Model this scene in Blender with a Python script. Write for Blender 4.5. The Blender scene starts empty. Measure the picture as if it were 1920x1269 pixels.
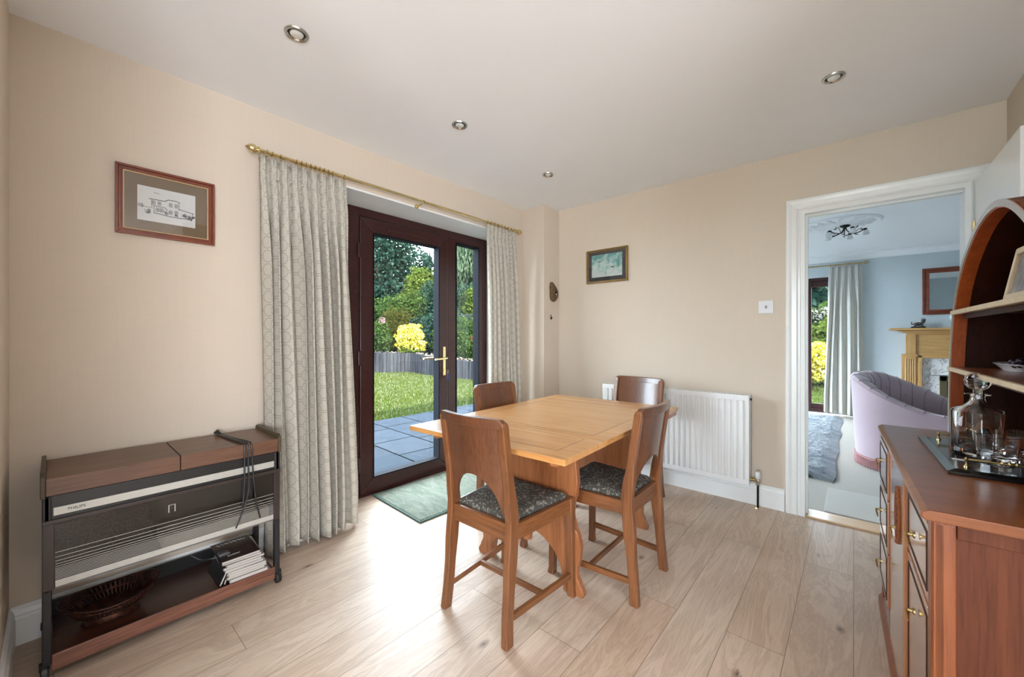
import bpy, math, random
import numpy as np
from mathutils import Vector, Matrix, Euler
PI = math.pi
S_ = bpy.context.scene
COL = S_.collection
random.seed(7)
RNG = np.random.default_rng(11)

# ------------------------------------------------------------------ camera, world, lights, exposure
cam_d = bpy.data.cameras.new('camera'); cam = bpy.data.objects.new('camera', cam_d); COL.objects.link(cam)
cam.location = (0, 0, 1.172)
cam.rotation_euler = (PI/2, 0, math.radians(40.80))
cam_d.sensor_width = 36; cam_d.lens = 742/1920*36; cam_d.shift_y = -0.0013
cam_d.clip_start = 0.02; cam_d.clip_end = 300
S_.camera = cam
S_.view_settings.view_transform = 'Standard'; S_.view_settings.look = 'None'
S_.view_settings.exposure = 0.05; S_.view_settings.gamma = 1.0; S_.view_settings.use_curve_mapping = False

SKY = 27.5
w = bpy.data.worlds.new('sky'); S_.world = w; w.use_nodes = True
nt = w.node_tree; nt.nodes.clear()
tc = nt.nodes.new('ShaderNodeTexCoord'); no = nt.nodes.new('ShaderNodeTexNoise'); no.inputs['Scale'].default_value = 2.2; no.inputs['Detail'].default_value = 5
mr = nt.nodes.new('ShaderNodeMapRange'); mr.inputs[1].default_value = .35; mr.inputs[2].default_value = .7
mx = nt.nodes.new('ShaderNodeMix'); mx.data_type = 'RGBA'
mx.inputs[6].default_value = (.66, .82, 1.0, 1); mx.inputs[7].default_value = (.88, .94, 1.0, 1)
bg = nt.nodes.new('ShaderNodeBackground'); bg.inputs[1].default_value = SKY
ow = nt.nodes.new('ShaderNodeOutputWorld')
nt.links.new(tc.outputs['Generated'], no.inputs['Vector']); nt.links.new(no.outputs['Fac'], mr.inputs[0])
nt.links.new(mr.outputs[0], mx.inputs[0]); nt.links.new(mx.outputs[2], bg.inputs[0]); nt.links.new(bg.outputs[0], ow.inputs[0])

def light(name, kind, loc, rot, energy, color=(1, 1, 1), size=1.0, sy=None, portal=False, angle=None):
    d = bpy.data.lights.new(name, kind); o = bpy.data.objects.new(name, d); COL.objects.link(o)
    o.location = loc; o.rotation_euler = rot; d.energy = energy; d.color = color
    if kind == 'AREA':
        d.shape = 'RECTANGLE'; d.size = size; d.size_y = sy or size
        if portal: d.cycles.is_portal = True
    if angle is not None: d.angle = angle
    return o
# sun: over the house, from +X, shining onto the garden
light('sun', 'SUN', (0, 0, 10), Vector((-.80, .12, -.62)).to_track_quat('-Z', 'Y').to_euler(), 48.0, (1, .94, .84), angle=math.radians(2))
def portal(name, loc, dirv, sx, sy):
    light(name, 'AREA', loc, Vector(dirv).to_track_quat('-Z', 'Y').to_euler(), 1, size=sx, sy=sy, portal=True)
portal('portal_garden_door', (-2.84, 1.93, 1.07), (1, 0, 0), 1.7, 2.1)
portal('portal_living_door', (-.85, 7.9, 1.07), (0, -1, 0), 1.9, 2.1)
portal('portal_living_window', (-2.8, 5.4, 1.2), (1, 0, 0), 2.4, 2.0)
portal('portal_kitchen_window', (.0, -3.34, 1.10), (0, 1, 0), 1.0, 2.2)
light('kitchen_fill_light', 'AREA', (2.93, -1.2, 1.30), Vector((-1, .12, .22)).to_track_quat('-Z', 'Y').to_euler(), 300, (.82, .90, 1), 2.5, 1.7)  # fill lamp added out of view to brighten the left wall and ceiling

# ------------------------------------------------------------------ helpers
def tag(o, label=None, cat=None, group=None, kind=None):
    if label: o['label'] = label
    if cat: o['category'] = cat
    if group: o['group'] = group
    if kind: o['kind'] = kind
    return o
def empty(name, loc=(0, 0, 0), rz=0, label=None, cat=None, group=None, kind=None):
    o = bpy.data.objects.new(name, None); COL.objects.link(o); o.location = loc; o.rotation_euler = (0, 0, rz)
    o.empty_display_size = .1
    return tag(o, label, cat, group, kind)
def copy_tree(o, parent=None):
    c = o.copy(); COL.objects.link(c); c.parent = parent
    for ch in list(o.children): copy_tree(ch, c)
    return c

class MB:
    def __init__(s): s.v = []; s.f = []; s.uv = None
    def add(s, vs, fs):
        n = len(s.v); s.v += [tuple(v) for v in vs]; s.f += [tuple(i+n for i in f) for f in fs]; return s
    def box(s, x0, x1, y0, y1, z0, z1, M=None):
        vs = [Vector((x, y, z)) for z in (z0, z1) for y in (y0, y1) for x in (x0, x1)]
        if M: vs = [M @ v for v in vs]
        return s.add(vs, [(0, 2, 3, 1), (4, 5, 7, 6), (0, 1, 5, 4), (2, 6, 7, 3), (0, 4, 6, 2), (1, 3, 7, 5)])
    def rings(s, rs, closed=True, caps=True, loop=False):
        n = len(rs[0]); b = len(s.v)
        for r in rs: s.v += [tuple(p) for p in r]
        m = len(rs)
        for i in range(m if loop else m-1):
            i2 = (i+1) % m
            for j in range(n if closed else n-1):
                j2 = (j+1) % n
                s.f.append((b+i*n+j, b+i*n+j2, b+i2*n+j2, b+i2*n+j))
        if caps and not loop and closed:
            s.f.append(tuple(b+j for j in range(n))[::-1]); s.f.append(tuple(b+(m-1)*n+j for j in range(n)))
        return s
    def loft(s, st):   # stations (x,y,z,wx,wy)
        return s.rings([[(x-a/2, y-b/2, z), (x+a/2, y-b/2, z), (x+a/2, y+b/2, z), (x-a/2, y+b/2, z)] for x, y, z, a, b in st])
    def lathe(s, prof, seg=24, c=(0, 0, 0), M=None, sx=1, sy=1):
        rs = []
        for r, z in prof:
            ring = [Vector((c[0]+sx*r*math.cos(2*PI*k/seg), c[1]+sy*r*math.sin(2*PI*k/seg), c[2]+z)) for k in range(seg)]
            if M: ring = [M @ v for v in ring]
            rs.append(ring)
        return s.rings(rs)
    def tube(s, pts, r, seg=8, rad=None, closed=False):
        pts = [Vector(p) for p in pts]; rs = []; n = len(pts); up = None
        for i, p in enumerate(pts):
            if closed: t = pts[(i+1) % n]-pts[i-1]
            else: t = pts[min(i+1, n-1)]-pts[max(i-1, 0)]
            t.normalize()
            if up is None: up = Vector((0, 0, 1)) if abs(t.z) < .9 else Vector((1, 0, 0))
            a = t.cross(up); a.normalize(); b = a.cross(t); b.normalize(); up = b
            rr = rad[i] if rad else r
            rs.append([p+a*rr*math.cos(2*PI*k/seg)+b*rr*math.sin(2*PI*k/seg) for k in range(seg)])
        return s.rings(rs, loop=closed)
    def prism(s, poly, a, b, axis='y', M=None):
        def mk(u, v, t):
            p = {'y': (u, t, v), 'x': (t, u, v), 'z': (u, v, t)}[axis]
            return M @ Vector(p) if M else Vector(p)
        n = len(poly); vs = [mk(u, v, a) for u, v in poly]+[mk(u, v, b) for u, v in poly]
        fs = [tuple(range(n))[::-1], tuple(range(n, 2*n))]+[(i, (i+1) % n, n+(i+1) % n, n+i) for i in range(n)]
        return s.add(vs, fs)
    def frame(s, u0, u1, v0, v1, w, a, b, axis='y', w2=None):   # rectangular frame as 4 mitred bars
        w2 = w2 or w
        q = [((u0, v0), (u1, v0), (u1-w, v0+w2), (u0+w, v0+w2)), ((u1, v0), (u1, v1), (u1-w, v1-w2), (u1-w, v0+w2)),
             ((u1, v1), (u0, v1), (u0+w, v1-w2), (u1-w, v1-w2)), ((u0, v1), (u0, v0), (u0+w, v0+w2), (u0+w, v1-w2))]
        for p in q: s.prism(p, a, b, axis)
        return s
    def sphere(s, c, r, seg=16, rg=10, sc=(1, 1, 1)):
        rs = []
        for i in range(rg+1):
            t = -PI/2+PI*i/rg; rr = max(math.cos(t), 1e-3)*r
            rs.append([(c[0]+sc[0]*rr*math.cos(2*PI*k/seg), c[1]+sc[1]*rr*math.sin(2*PI*k/seg), c[2]+sc[2]*r*math.sin(t)) for k in range(seg)])
        return s.rings(rs)
    def slab(s, xs, zb, zt, yf, th, nz=6):   # curved board: columns in x, front/back surfaces
        nx = len(xs); b = len(s.v); zs = []
        for sgn in (0, 1):
            for x in xs:
                for k in range(nz+1):
                    z = zb(x)+(zt(x)-zb(x))*k/nz
                    s.v.append((x, yf(x, z)+(th/2 if sgn else -th/2), z))
        N = nx*(nz+1)
        for i in range(nx-1):
            for k in range(nz):
                a = b+i*(nz+1)+k; c = a+nz+1
                s.f.append((a, c, c+1, a+1)); s.f.append((a+N, a+1+N, c+1+N, c+N))
            a = b+i*(nz+1); c = a+nz+1
            s.f.append((a, a+N, c+N, c)); a += nz; c += nz; s.f.append((a, c, c+N, a+N))
        for i in (0, nx-1):
            for k in range(nz):
                a = b+i*(nz+1)+k
                s.f.append((a, a+1, a+1+N, a+N) if i == 0 else (a, a+N, a+1+N, a+1))
        return s
    def build(s, name, mat, parent=None, smooth=False, bevel=0, label=None, cat=None, group=None, kind=None, seg=2, sub=0):
        me = bpy.data.meshes.new(name); me.from_pydata(s.v, [], s.f); me.materials.append(mat)
        o = bpy.data.objects.new(name, me); COL.objects.link(o); o.parent = parent
        import bmesh
        bm = bmesh.new(); bm.from_mesh(me); bmesh.ops.recalc_face_normals(bm, faces=bm.faces); bm.to_mesh(me); bm.free()
        if smooth:
            me.polygons.foreach_set('use_smooth', [True]*len(me.polygons))
            try: me.set_sharp_from_angle(angle=math.radians(42))
            except Exception: pass
        if bevel:
            m = o.modifiers.new('bevel', 'BEVEL'); m.width = bevel; m.segments = seg; m.limit_method = 'ANGLE'; m.angle_limit = math.radians(35)
        if sub:
            m = o.modifiers.new('sub', 'SUBSURF'); m.levels = sub; m.render_levels = sub
        return tag(o, label, cat, group, kind)
def B(x0, x1, y0, y1, z0, z1): return MB().box(x0, x1, y0, y1, z0, z1)
def text_part(txt, size, mat, M, parent, name='lettering', depth=.0004, shear=0, **kw):
    cu = bpy.data.curves.new(name, 'FONT'); cu.body = txt; cu.size = size; cu.extrude = depth; cu.align_x = 'LEFT'; cu.shear = shear
    t = bpy.data.objects.new(name+'_src', cu); COL.objects.link(t)
    dg = bpy.context.evaluated_depsgraph_get(); dg.update()
    me = bpy.data.meshes.new_from_object(t.evaluated_get(dg)); bpy.data.objects.remove(t); bpy.data.curves.remove(cu)
    me.transform(M); me.materials.clear(); me.materials.append(mat)
    o = bpy.data.objects.new(name, me); COL.objects.link(o); o.parent = parent
    return tag(o, **kw)

# ------------------------------------------------------------------ materials
def lin(c): c /= 255; return c/12.92 if c <= .04045 else ((c+.055)/1.055)**2.4
def C(r, g, b): return (lin(r), lin(g), lin(b), 1)
def newmat(name):
    m = bpy.data.materials.new(name); m.use_nodes = True; nt = m.node_tree
    return m, nt, nt.nodes['Principled BSDF'], nt.nodes['Material Output']
def setp(b, rough=.5, metal=0, coat=0, spec=.5, sheen=0):
    b.inputs['Roughness'].default_value = rough; b.inputs['Metallic'].default_value = metal
    b.inputs['Coat Weight'].default_value = coat; b.inputs['Coat Roughness'].default_value = .12
    b.inputs['Specular IOR Level'].default_value = spec; b.inputs['Sheen Weight'].default_value = sheen
def mapped(nt, scale=(1, 1, 1), coord='Object', rot=(0, 0, 0)):
    t = nt.nodes.new('ShaderNodeTexCoord'); m = nt.nodes.new('ShaderNodeMapping'); m.inputs['Scale'].default_value = scale; m.inputs['Rotation'].default_value = rot
    nt.links.new(t.outputs[coord], m.inputs[0]); return m.outputs[0]
def noise(nt, vec, scale, detail=4, rough=.55, dist=0):
    n = nt.nodes.new('ShaderNodeTexNoise'); n.inputs['Scale'].default_value = scale; n.inputs['Detail'].default_value = detail
    n.inputs['Roughness'].default_value = rough; n.inputs['Distortion'].default_value = dist
    nt.links.new(vec, n.inputs['Vector']); return n.outputs['Fac']
def ramp(nt, fac, stops):
    r = nt.nodes.new('ShaderNodeValToRGB'); e = r.color_ramp.elements
    while len(e) < len(stops): e.new(.5)
    for k, (p, c) in enumerate(stops): e[k].position = p; e[k].color = c if len(c) == 4 else (*c, 1)
    nt.links.new(fac, r.inputs[0]); return r.outputs[0]
def mix(nt, fac, a, b, mode='MIX'):
    m = nt.nodes.new('ShaderNodeMix'); m.data_type = 'RGBA'; m.blend_type = mode
    for k, v in ((0, fac), (6, a), (7, b)):
        if isinstance(v, (int, float, tuple)): m.inputs[k].default_value = v
        else: nt.links.new(v, m.inputs[k])
    return m.outputs[2]
def math_(nt, op, a, b=0.0, c=None):
    m = nt.nodes.new('ShaderNodeMath'); m.operation = op
    for k, v in enumerate((a, b) if c is None else (a, b, c)):
        if isinstance(v, (int, float)): m.inputs[k].default_value = v
        else: nt.links.new(v, m.inputs[k])
    return m.outputs[0]
def bump(nt, b, h, strength=.2, dist=.01):
    n = nt.nodes.new('ShaderNodeBump'); n.inputs['Strength'].default_value = strength; n.inputs['Distance'].default_value = dist
    nt.links.new(h, n.inputs['Height']); nt.links.new(n.outputs[0], b.inputs['Normal'])
def plain(name, col, rough=.5, metal=0, coat=0, var=.0, nscale=8, bmp=0, bscale=60, spec=.5, sheen=0):
    m, nt, b, o = newmat(name); setp(b, rough, metal, coat, spec, sheen)
    v = mapped(nt)
    n = noise(nt, v, nscale, 4)
    d = tuple(c*(1-var) for c in col[:3])+(1,); e = tuple(min(1, c*(1+var*.6)) for c in col[:3])+(1,)
    nt.links.new(ramp(nt, n, [(.3, d), (.7, e)]), b.inputs['Base Color'])
    if bmp: bump(nt, b, noise(nt, v, bscale, 3), bmp, .003)
    return m
def wood(name, c1, c2, c3, axis='x', rough=.35, coat=.25, gs=1.0, bmp=.06):
    m, nt, b, o = newmat(name); setp(b, rough, 0, coat, .5 if coat > .05 else .2)
    sc = {'x': (1.2, 14, 14), 'y': (14, 1.2, 14), 'z': (14, 14, 1.2)}[axis]
    sf = {'x': (6, 160, 160), 'y': (160, 6, 160), 'z': (160, 160, 6)}[axis]
    n1 = noise(nt, mapped(nt, tuple(k*gs for k in sc)), 1.0, 6, .6, 1.2)
    n2 = noise(nt, mapped(nt, sf), 1.0, 3, .6)
    n3 = noise(nt, mapped(nt, (2.3, 2.3, 2.3)), 1.0, 3)
    col = ramp(nt, n1, [(.28, c2), (.5, c1), (.72, c3)])
    col = mix(nt, .35, col, ramp(nt, n2, [(.35, c2), (.55, c3)]), 'MIX')
    col = mix(nt, math_(nt, 'MULTIPLY', n3, .35), col, c2)
    nt.links.new(col, b.inputs['Base Color'])
    bump(nt, b, n2, bmp, .002)
    return m
def glassy(name, tint=(1, 1, 1, 1), refl=.06, rough=.0):   # thin window pane
    m, nt, b, o = newmat(name); nt.nodes.remove(b)
    t = nt.nodes.new('ShaderNodeBsdfTransparent'); t.inputs[0].default_value = tint
    g = nt.nodes.new('ShaderNodeBsdfGlossy'); g.inputs['Roughness'].default_value = rough
    lw = nt.nodes.new('ShaderNodeLayerWeight'); lw.inputs[0].default_value = .5
    fo = math_(nt, 'MULTIPLY_ADD', math_(nt, 'POWER', lw.outputs['Facing'], 5.0), .93, .035)
    x = nt.nodes.new('ShaderNodeMixShader'); nt.links.new(fo, x.inputs[0]); nt.links.new(t.outputs[0], x.inputs[1]); nt.links.new(g.outputs[0], x.inputs[2])
    nt.links.new(x.outputs[0], o.inputs[0]); return m
def foliage(name, c1, c2, c3, trans=.35):
    m, nt, b, o = newmat(name); setp(b, .9, 0, 0, .0)
    g = nt.nodes.new('ShaderNodeNewGeometry')
    col = ramp(nt, g.outputs['Random Per Island'], [(0, c1), (.5, c2), (1, c3)])
    nt.links.new(col, b.inputs['Base Color'])
    t = nt.nodes.new('ShaderNodeBsdfTranslucent'); nt.links.new(col, t.inputs[0])
    x = nt.nodes.new('ShaderNodeMixShader'); x.inputs[0].default_value = trans
    nt.links.new(b.outputs[0], x.inputs[1]); nt.links.new(t.outputs[0], x.inputs[2]); nt.links.new(x.outputs[0], o.inputs[0]); return m

def wallpaper(name, col, var=.04):
    m, nt, b, o = newmat(name); setp(b, .85, 0, 0, .2)
    a = noise(nt, mapped(nt, (6, 6, 260)), 1, 3); c = noise(nt, mapped(nt, (180, 180, 5)), 1, 3); d = noise(nt, mapped(nt), 1.1, 2)
    f = math_(nt, 'ADD', math_(nt, 'MULTIPLY', a, .5), math_(nt, 'MULTIPLY', c, .5))
    nt.links.new(mix(nt, f, tuple(k*(1-var*1.6) for k in col[:3])+(1,), tuple(min(1, k*(1+var)) for k in col[:3])+(1,)), b.inputs['Base Color'])
    bump(nt, b, f, .12, .002); return m
M = {}
M['wall'] = wallpaper('cream wallpaper', C(214, 200, 183))
M['wall_blue'] = plain('pale blue paint', C(190, 200, 204), .8, var=.02)
M['ceil'] = plain('white ceiling paint', C(246, 247, 250), .85, var=.012, nscale=2)
M['white'] = plain('white gloss paint', C(232, 233, 230), .28, coat=.2, var=.015)
M['white_satin'] = plain('white satin enamel', C(236, 237, 236), .35, var=.01)
M['plastic'] = plain('white plastic', C(225, 226, 228), .35)
M['upvc'] = plain('dark brown rosewood upvc', C(54, 24, 22), .36, coat=.05, var=.25, nscale=30, spec=.35)
M['gasket'] = plain('black rubber', C(18, 20, 26), .8, spec=.1)
M['pane'] = glassy('window glass', (.97, .985, .98, 1))
M['brass'] = plain('polished brass', (.72, .58, .30, 1), .24, 1, var=.1, nscale=20)
M['antique'] = plain('antique brass', (.42, .31, .13, 1), .3, 1, var=.3, nscale=30)
M['chrome'] = plain('brushed chrome', (.55, .54, .50, 1), .22, 1, var=.1)
M['bulb'] = plain('lamp reflector glass', (.86, .86, .82, 1), .15, .3)
M['darkmetal'] = plain('dark bronze metal', C(38, 34, 32), .4, .7)
M['table_top'] = wood('light oak table top', C(204, 148, 88), C(178, 118, 62), C(218, 166, 104), 'x', .26, .35, .9, .04)
M['table_oak'] = wood('mid oak', C(158, 98, 58), C(118, 66, 36), C(178, 118, 74), 'z', .38, .25)
M['table_oak_y'] = wood('mid oak lengthwise', C(172, 106, 58), C(136, 76, 38), C(190, 124, 74), 'y', .36, .25)
M['inlay'] = plain('dark inlay line', C(96, 58, 30), .4)
M['chair_oak'] = wood('chair oak', C(122, 74, 42), C(78, 44, 24), C(146, 94, 56), 'z', .36, .3)
M['chair_oak_h'] = wood('chair oak rails', C(124, 76, 42), C(80, 45, 24), C(148, 96, 56), 'x', .36, .3)
M['chair_oak_y'] = wood('chair oak side rails', C(124, 75, 40), C(80, 45, 22), C(148, 96, 54), 'y', .36, .3)
M['chair_back'] = wood('chair back veneer', C(104, 62, 38), C(68, 38, 24), C(126, 80, 50), 'z', .32, .4, .45, .03)
M['dresser'] = wood('reddish oak', C(120, 64, 30), C(84, 42, 19), C(140, 80, 42), 'x', .28, .15)
M['dresser_v'] = wood('reddish oak upright', C(134, 70, 32), C(96, 44, 20), C(154, 88, 44), 'z', .4, .1)
M['dresser_side'] = wood('brown oak side', C(92, 48, 30), C(62, 30, 18), C(108, 60, 38), 'z', .5, .0)
M['dresser_dark'] = wood('dark stained back board', C(48, 21, 12), C(30, 12, 8), C(64, 29, 16), 'z', .5, 0)
M['dresser_arch'] = wood('orange oak arch', C(158, 72, 28), C(116, 46, 16), C(176, 88, 38), 'z', .4, .15)
M['dresser_front'] = wood('glossy oak door front', C(176, 120, 84), C(140, 88, 58), C(196, 142, 104), 'z', .14, .8)
M['shelf_edge'] = plain('pale worn oak edge', C(196, 176, 146), .4, var=.15, nscale=40)
M['walnut'] = wood('walnut laminate top', C(104, 70, 50), C(78, 50, 36), C(124, 88, 66), 'y', .4, .1, 1.3)
M['walnut_f'] = wood('walnut laminate edge', C(118, 76, 60), C(78, 46, 36), C(146, 100, 80), 'y', .35, .1, 1.6)
M['walnut_red'] = wood('red brown laminate', C(66, 38, 28), C(38, 20, 16), C(92, 56, 42), 'y', .35, .15, 1.4)
M['olive'] = plain('olive brown end cheek', C(78, 66, 46), .45, var=.1)
M['black'] = plain('black plastic', C(26, 26, 27), .35, var=.1)
M['charcoal'] = plain('charcoal metal', C(44, 43, 44), .4, .3)
M['alu'] = plain('brushed aluminium strip', C(190, 190, 184), .35, .3, var=.05, nscale=50)
M['ink'] = plain('black ink', C(28, 26, 24), .7)
M['threshold'] = wood('threshold oak', C(196, 160, 118), C(170, 134, 92), C(210, 178, 138), 'x', .35, .2)
M['frame_red'] = wood('mahogany frame', C(122, 54, 28), C(84, 32, 18), C(140, 68, 36), 'x', .28, .3)
M['frame_gold'] = plain('dull gold frame', C(140, 112, 66), .35, .5, var=.2)
M['gilt'] = plain('pale gilt slip', C(214, 190, 140), .4, .3)
M['mount'] = plain('olive brown mount card', C(112, 94, 70), .9, var=.03)
M['paper'] = plain('drawing paper', C(206, 206, 204), .9, var=.02)
M['pencil'] = plain('pencil line', C(70, 70, 68), .9)

# laminate floor: planks run along world Y
m, nt, b, o = newmat('oak laminate planks'); setp(b, .40, 0, 0, .38)
v = mapped(nt, (1, 1, 1), rot=(0, 0, PI/2))
br = nt.nodes.new('ShaderNodeTexBrick'); nt.links.new(v, br.inputs['Vector'])
br.inputs['Scale'].default_value = 1; br.inputs['Brick Width'].default_value = 1.28; br.inputs['Row Height'].default_value = .192
br.inputs['Mortar Size'].default_value = .0012; br.inputs['Mortar Smooth'].default_value = .2; br.offset = .37; br.offset_frequency = 2
br.inputs['Color1'].default_value = (0, 0, 0, 1); br.inputs['Color2'].default_value = (1, 1, 1, 1); br.inputs['Mortar'].default_value = (.5, .5, .5, 1)
bw = br.outputs['Color']
vm = nt.nodes.new('ShaderNodeVectorMath'); vm.operation = 'ADD'
cx = nt.nodes.new('ShaderNodeCombineXYZ'); nt.links.new(math_(nt, 'MULTIPLY', bw, 9.0), cx.inputs[0]); nt.links.new(math_(nt, 'MULTIPLY', bw, 5.0), cx.inputs[1])
nt.links.new(mapped(nt, (7, .85, 7)), vm.inputs[0]); nt.links.new(cx.outputs[0], vm.inputs[1])
g1 = noise(nt, vm.outputs[0], 1.0, 8, .62, 3.2)
g2 = noise(nt, mapped(nt, (140, 5, 140)), 1, 3)
col = ramp(nt, g1, [(.30, C(136, 112, 94)), (.42, C(202, 178, 156)), (.49, C(162, 136, 115)), (.57, C(216, 195, 174)), (.70, C(170, 144, 122))])
col = mix(nt, .22, col, ramp(nt, g2, [(.35, C(172, 146, 122)), (.65, C(220, 200, 178))]))
col = mix(nt, .5, col, ramp(nt, bw, [(0, C(188, 166, 145)), (.5, C(206, 187, 168)), (1, C(198, 171, 147))]))
# knots
vo = nt.nodes.new('ShaderNodeTexVoronoi'); vo.voronoi_dimensions = '2D'; vo.inputs['Scale'].default_value = 1; nt.links.new(mapped(nt, (2.3, 1.2, 1)), vo.inputs['Vector'])
kn = ramp(nt, vo.outputs['Distance'], [(.0, (1, 1, 1, 1)), (.014, (.6, .6, .6, 1)), (.048, (0, 0, 0, 1))])
col = mix(nt, math_(nt, 'MULTIPLY', kn, math_(nt, 'GREATER_THAN', g1, .45)), col, C(92, 72, 58))
col = mix(nt, br.outputs['Fac'], col, C(128, 108, 92))
nt.links.new(col, b.inputs['Base Color']); bump(nt, b, math_(nt, 'ADD', math_(nt, 'MULTIPLY', g2, .3), math_(nt, 'MULTIPLY', br.outputs['Fac'], -1.0)), .08, .002)
M['floor'] = m

# seat fabric
m, nt, b, o = newmat('charcoal leaf fabric'); setp(b, .95, 0, 0, .1, .0)
v = mapped(nt, (1, 1, 1))
w1 = nt.nodes.new('ShaderNodeTexNoise'); w1.inputs['Scale'].default_value = 16; w1.inputs['Detail'].default_value = 5; w1.inputs['Distortion'].default_value = 4.5; nt.links.new(v, w1.inputs['Vector'])
n2 = noise(nt, v, 90, 2)
f = ramp(nt, w1.outputs['Fac'], [(.0, (0, 0, 0)), (.53, (0, 0, 0)), (.60, (1, 1, 1)), (.68, (.2, .2, .2))])
f = math_(nt, 'MULTIPLY', f, math_(nt, 'GREATER_THAN', n2, .42))
nt.links.new(mix(nt, f, C(78, 74, 69), C(150, 150, 138)), b.inputs['Base Color']); bump(nt, b, n2, .3, .003)
M['seat'] = m

# curtain cloth with linked rings (uv)
m, nt, b, o = newmat('curtain cloth with ring trellis'); setp(b, .9, 0, 0, .1)
uv = nt.nodes.new('ShaderNodeUVMap'); sep = nt.nodes.new('ShaderNodeSeparateXYZ'); nt.links.new(uv.outputs[0], sep.inputs[0])
U = math_(nt, 'DIVIDE', sep.outputs[0], .100); V = math_(nt, 'DIVIDE', sep.outputs[1], .071)
def ringmask(U, V, r, wd, asp):
    fu = math_(nt, 'SUBTRACT', math_(nt, 'FRACT', U), .5); fv = math_(nt, 'SUBTRACT', math_(nt, 'FRACT', V), .5)
    fu = math_(nt, 'MULTIPLY', fu, asp)
    d = math_(nt, 'SQRT', math_(nt, 'ADD', math_(nt, 'MULTIPLY', fu, fu), math_(nt, 'MULTIPLY', fv, fv)))
    return math_(nt, 'LESS_THAN', math_(nt, 'ABSOLUTE', math_(nt, 'SUBTRACT', d, r)), wd)
r1 = ringmask(U, V, .43, .028, 1.41)
fu = math_(nt, 'ABSOLUTE', math_(nt, 'SUBTRACT', math_(nt, 'FRACT', math_(nt, 'ADD', U, .5)), .5)); fv = math_(nt, 'ABSOLUTE', math_(nt, 'SUBTRACT', math_(nt, 'FRACT', V), .5))
lk = math_(nt, 'MULTIPLY', math_(nt, 'LESS_THAN', fu, .15), math_(nt, 'LESS_THAN', math_(nt, 'ABSOLUTE', math_(nt, 'SUBTRACT', fv, .09)), .03))
msk = math_(nt, 'MULTIPLY', math_(nt, 'MAXIMUM', r1, lk), .75)
nz = noise(nt, mapped(nt), 260, 2)
base = mix(nt, nz, C(196, 190, 176), C(214, 208, 196))
nt.links.new(mix(nt, msk, base, C(150, 146, 128)), b.inputs['Base Color'])
tr = nt.nodes.new('ShaderNodeBsdfTranslucent'); tr.inputs[0].default_value = C(205, 200, 188)
ms = nt.nodes.new('ShaderNodeMixShader'); ms.inputs[0].default_value = .12; nt.links.new(b.outputs[0], ms.inputs[1]); nt.links.new(tr.outputs[0], ms.inputs[2]); nt.links.new(ms.outputs[0], o.inputs[0])
M['curtain'] = m
m, nt, b, o = newmat('plain cream curtain cloth'); setp(b, .9, 0, 0, .1); b.inputs['Base Color'].default_value = C(214, 212, 206)
tr = nt.nodes.new('ShaderNodeBsdfTranslucent'); tr.inputs[0].default_value = C(214, 210, 200)
ms = nt.nodes.new('ShaderNodeMixShader'); ms.inputs[0].default_value = .2; nt.links.new(b.outputs[0], ms.inputs[1]); nt.links.new(tr.outputs[0], ms.inputs[2]); nt.links.new(ms.outputs[0], o.inputs[0])
M['curtain_plain'] = m

# ------------------------------------------------------------------ the room shell
def struct(name, mb, mat, parent=None, **k): return mb.build(name, mat, parent, kind='structure' if parent is None else None, **k)
LX = -2.42
struct('floor', B(-2.8, 3.1, -3.2, 3.30, -.1, 0), M['floor'])
struct('ceiling', B(-2.8, 3.1, -3.3, 3.27, 2.4, 2.6), M['ceil'])
mb = MB(); mb.box(-2.80, LX, -3.3, 1.08, 0, 2.4); mb.box(-2.80, LX, 2.765, 3.27, 0, 2.4); mb.box(-2.80, LX, 1.08, 2.765, 2.13, 2.4)
struct('wall_left', mb, M['wall'])
mb = MB(); mb.box(-2.8, -.262, 3.22, 3.27, 0, 2.4); mb.box(.475, .72, 3.22, 3.27, 0, 2.4); mb.box(-.262, .475, 3.22, 3.27, 2.0, 2.4)
struct('wall_back', mb, M['wall'])
mb = MB(); mb.box(LX, -2.172, 2.97, 3.22, 0, 2.4)
struct('wall_boxing', mb, M['wall'])
struct('wall_right', B(.60, .72, .9, 3.22, 0, 2.4), M['wall'])
struct('wall_near', B(LX, -1.25, -.23, -.11, 0, 2.4), M['wall'])
# kitchen part of the room, behind the camera
mb = MB(); mb.box(-2.8, -.5, -3.32, -3.2, 0, 2.4); mb.box(.5, 3.1, -3.32, -3.2, 0, 2.4); mb.box(-.5, .5, -3.32, -3.2, 2.2, 2.4)
struct('wall_kitchen', mb, M['wall'])
struct('wall_kitchen_side', B(3.0, 3.12, -3.2, .9, 0, 2.4), M['wall'])
struct('wall_kitchen_return', B(.72, 3.12, .9, 1.0, 0, 2.4), M['wall'])
w3 = empty('window_3', (0, 0, 0), kind='structure')  # unseen; shaped down to the floor to send fill light into the room
f = MB().frame(-.5, .5, .0, 2.2, .06, -3.30, -3.22); f.box(-.03, .03, -3.3, -3.22, .05, 2.15); f.build('window_frame', M['white'], w3)
B(-.44, .44, -3.265, -3.26, .06, 2.14).build('pane', M['pane'], w3)
w5 = empty('fill_light_window', (0, 0, 0), kind='structure')  # unseen frame added round the fill lamp, solid wall behind it
f = MB().frame(-2.5, .1, .4, 2.2, .05, 2.955, 3.0, 'x'); f.box(2.955, 3.0, -1.23, -1.17, .45, 2.15); f.build('window_frame', M['white'], w5)

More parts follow.
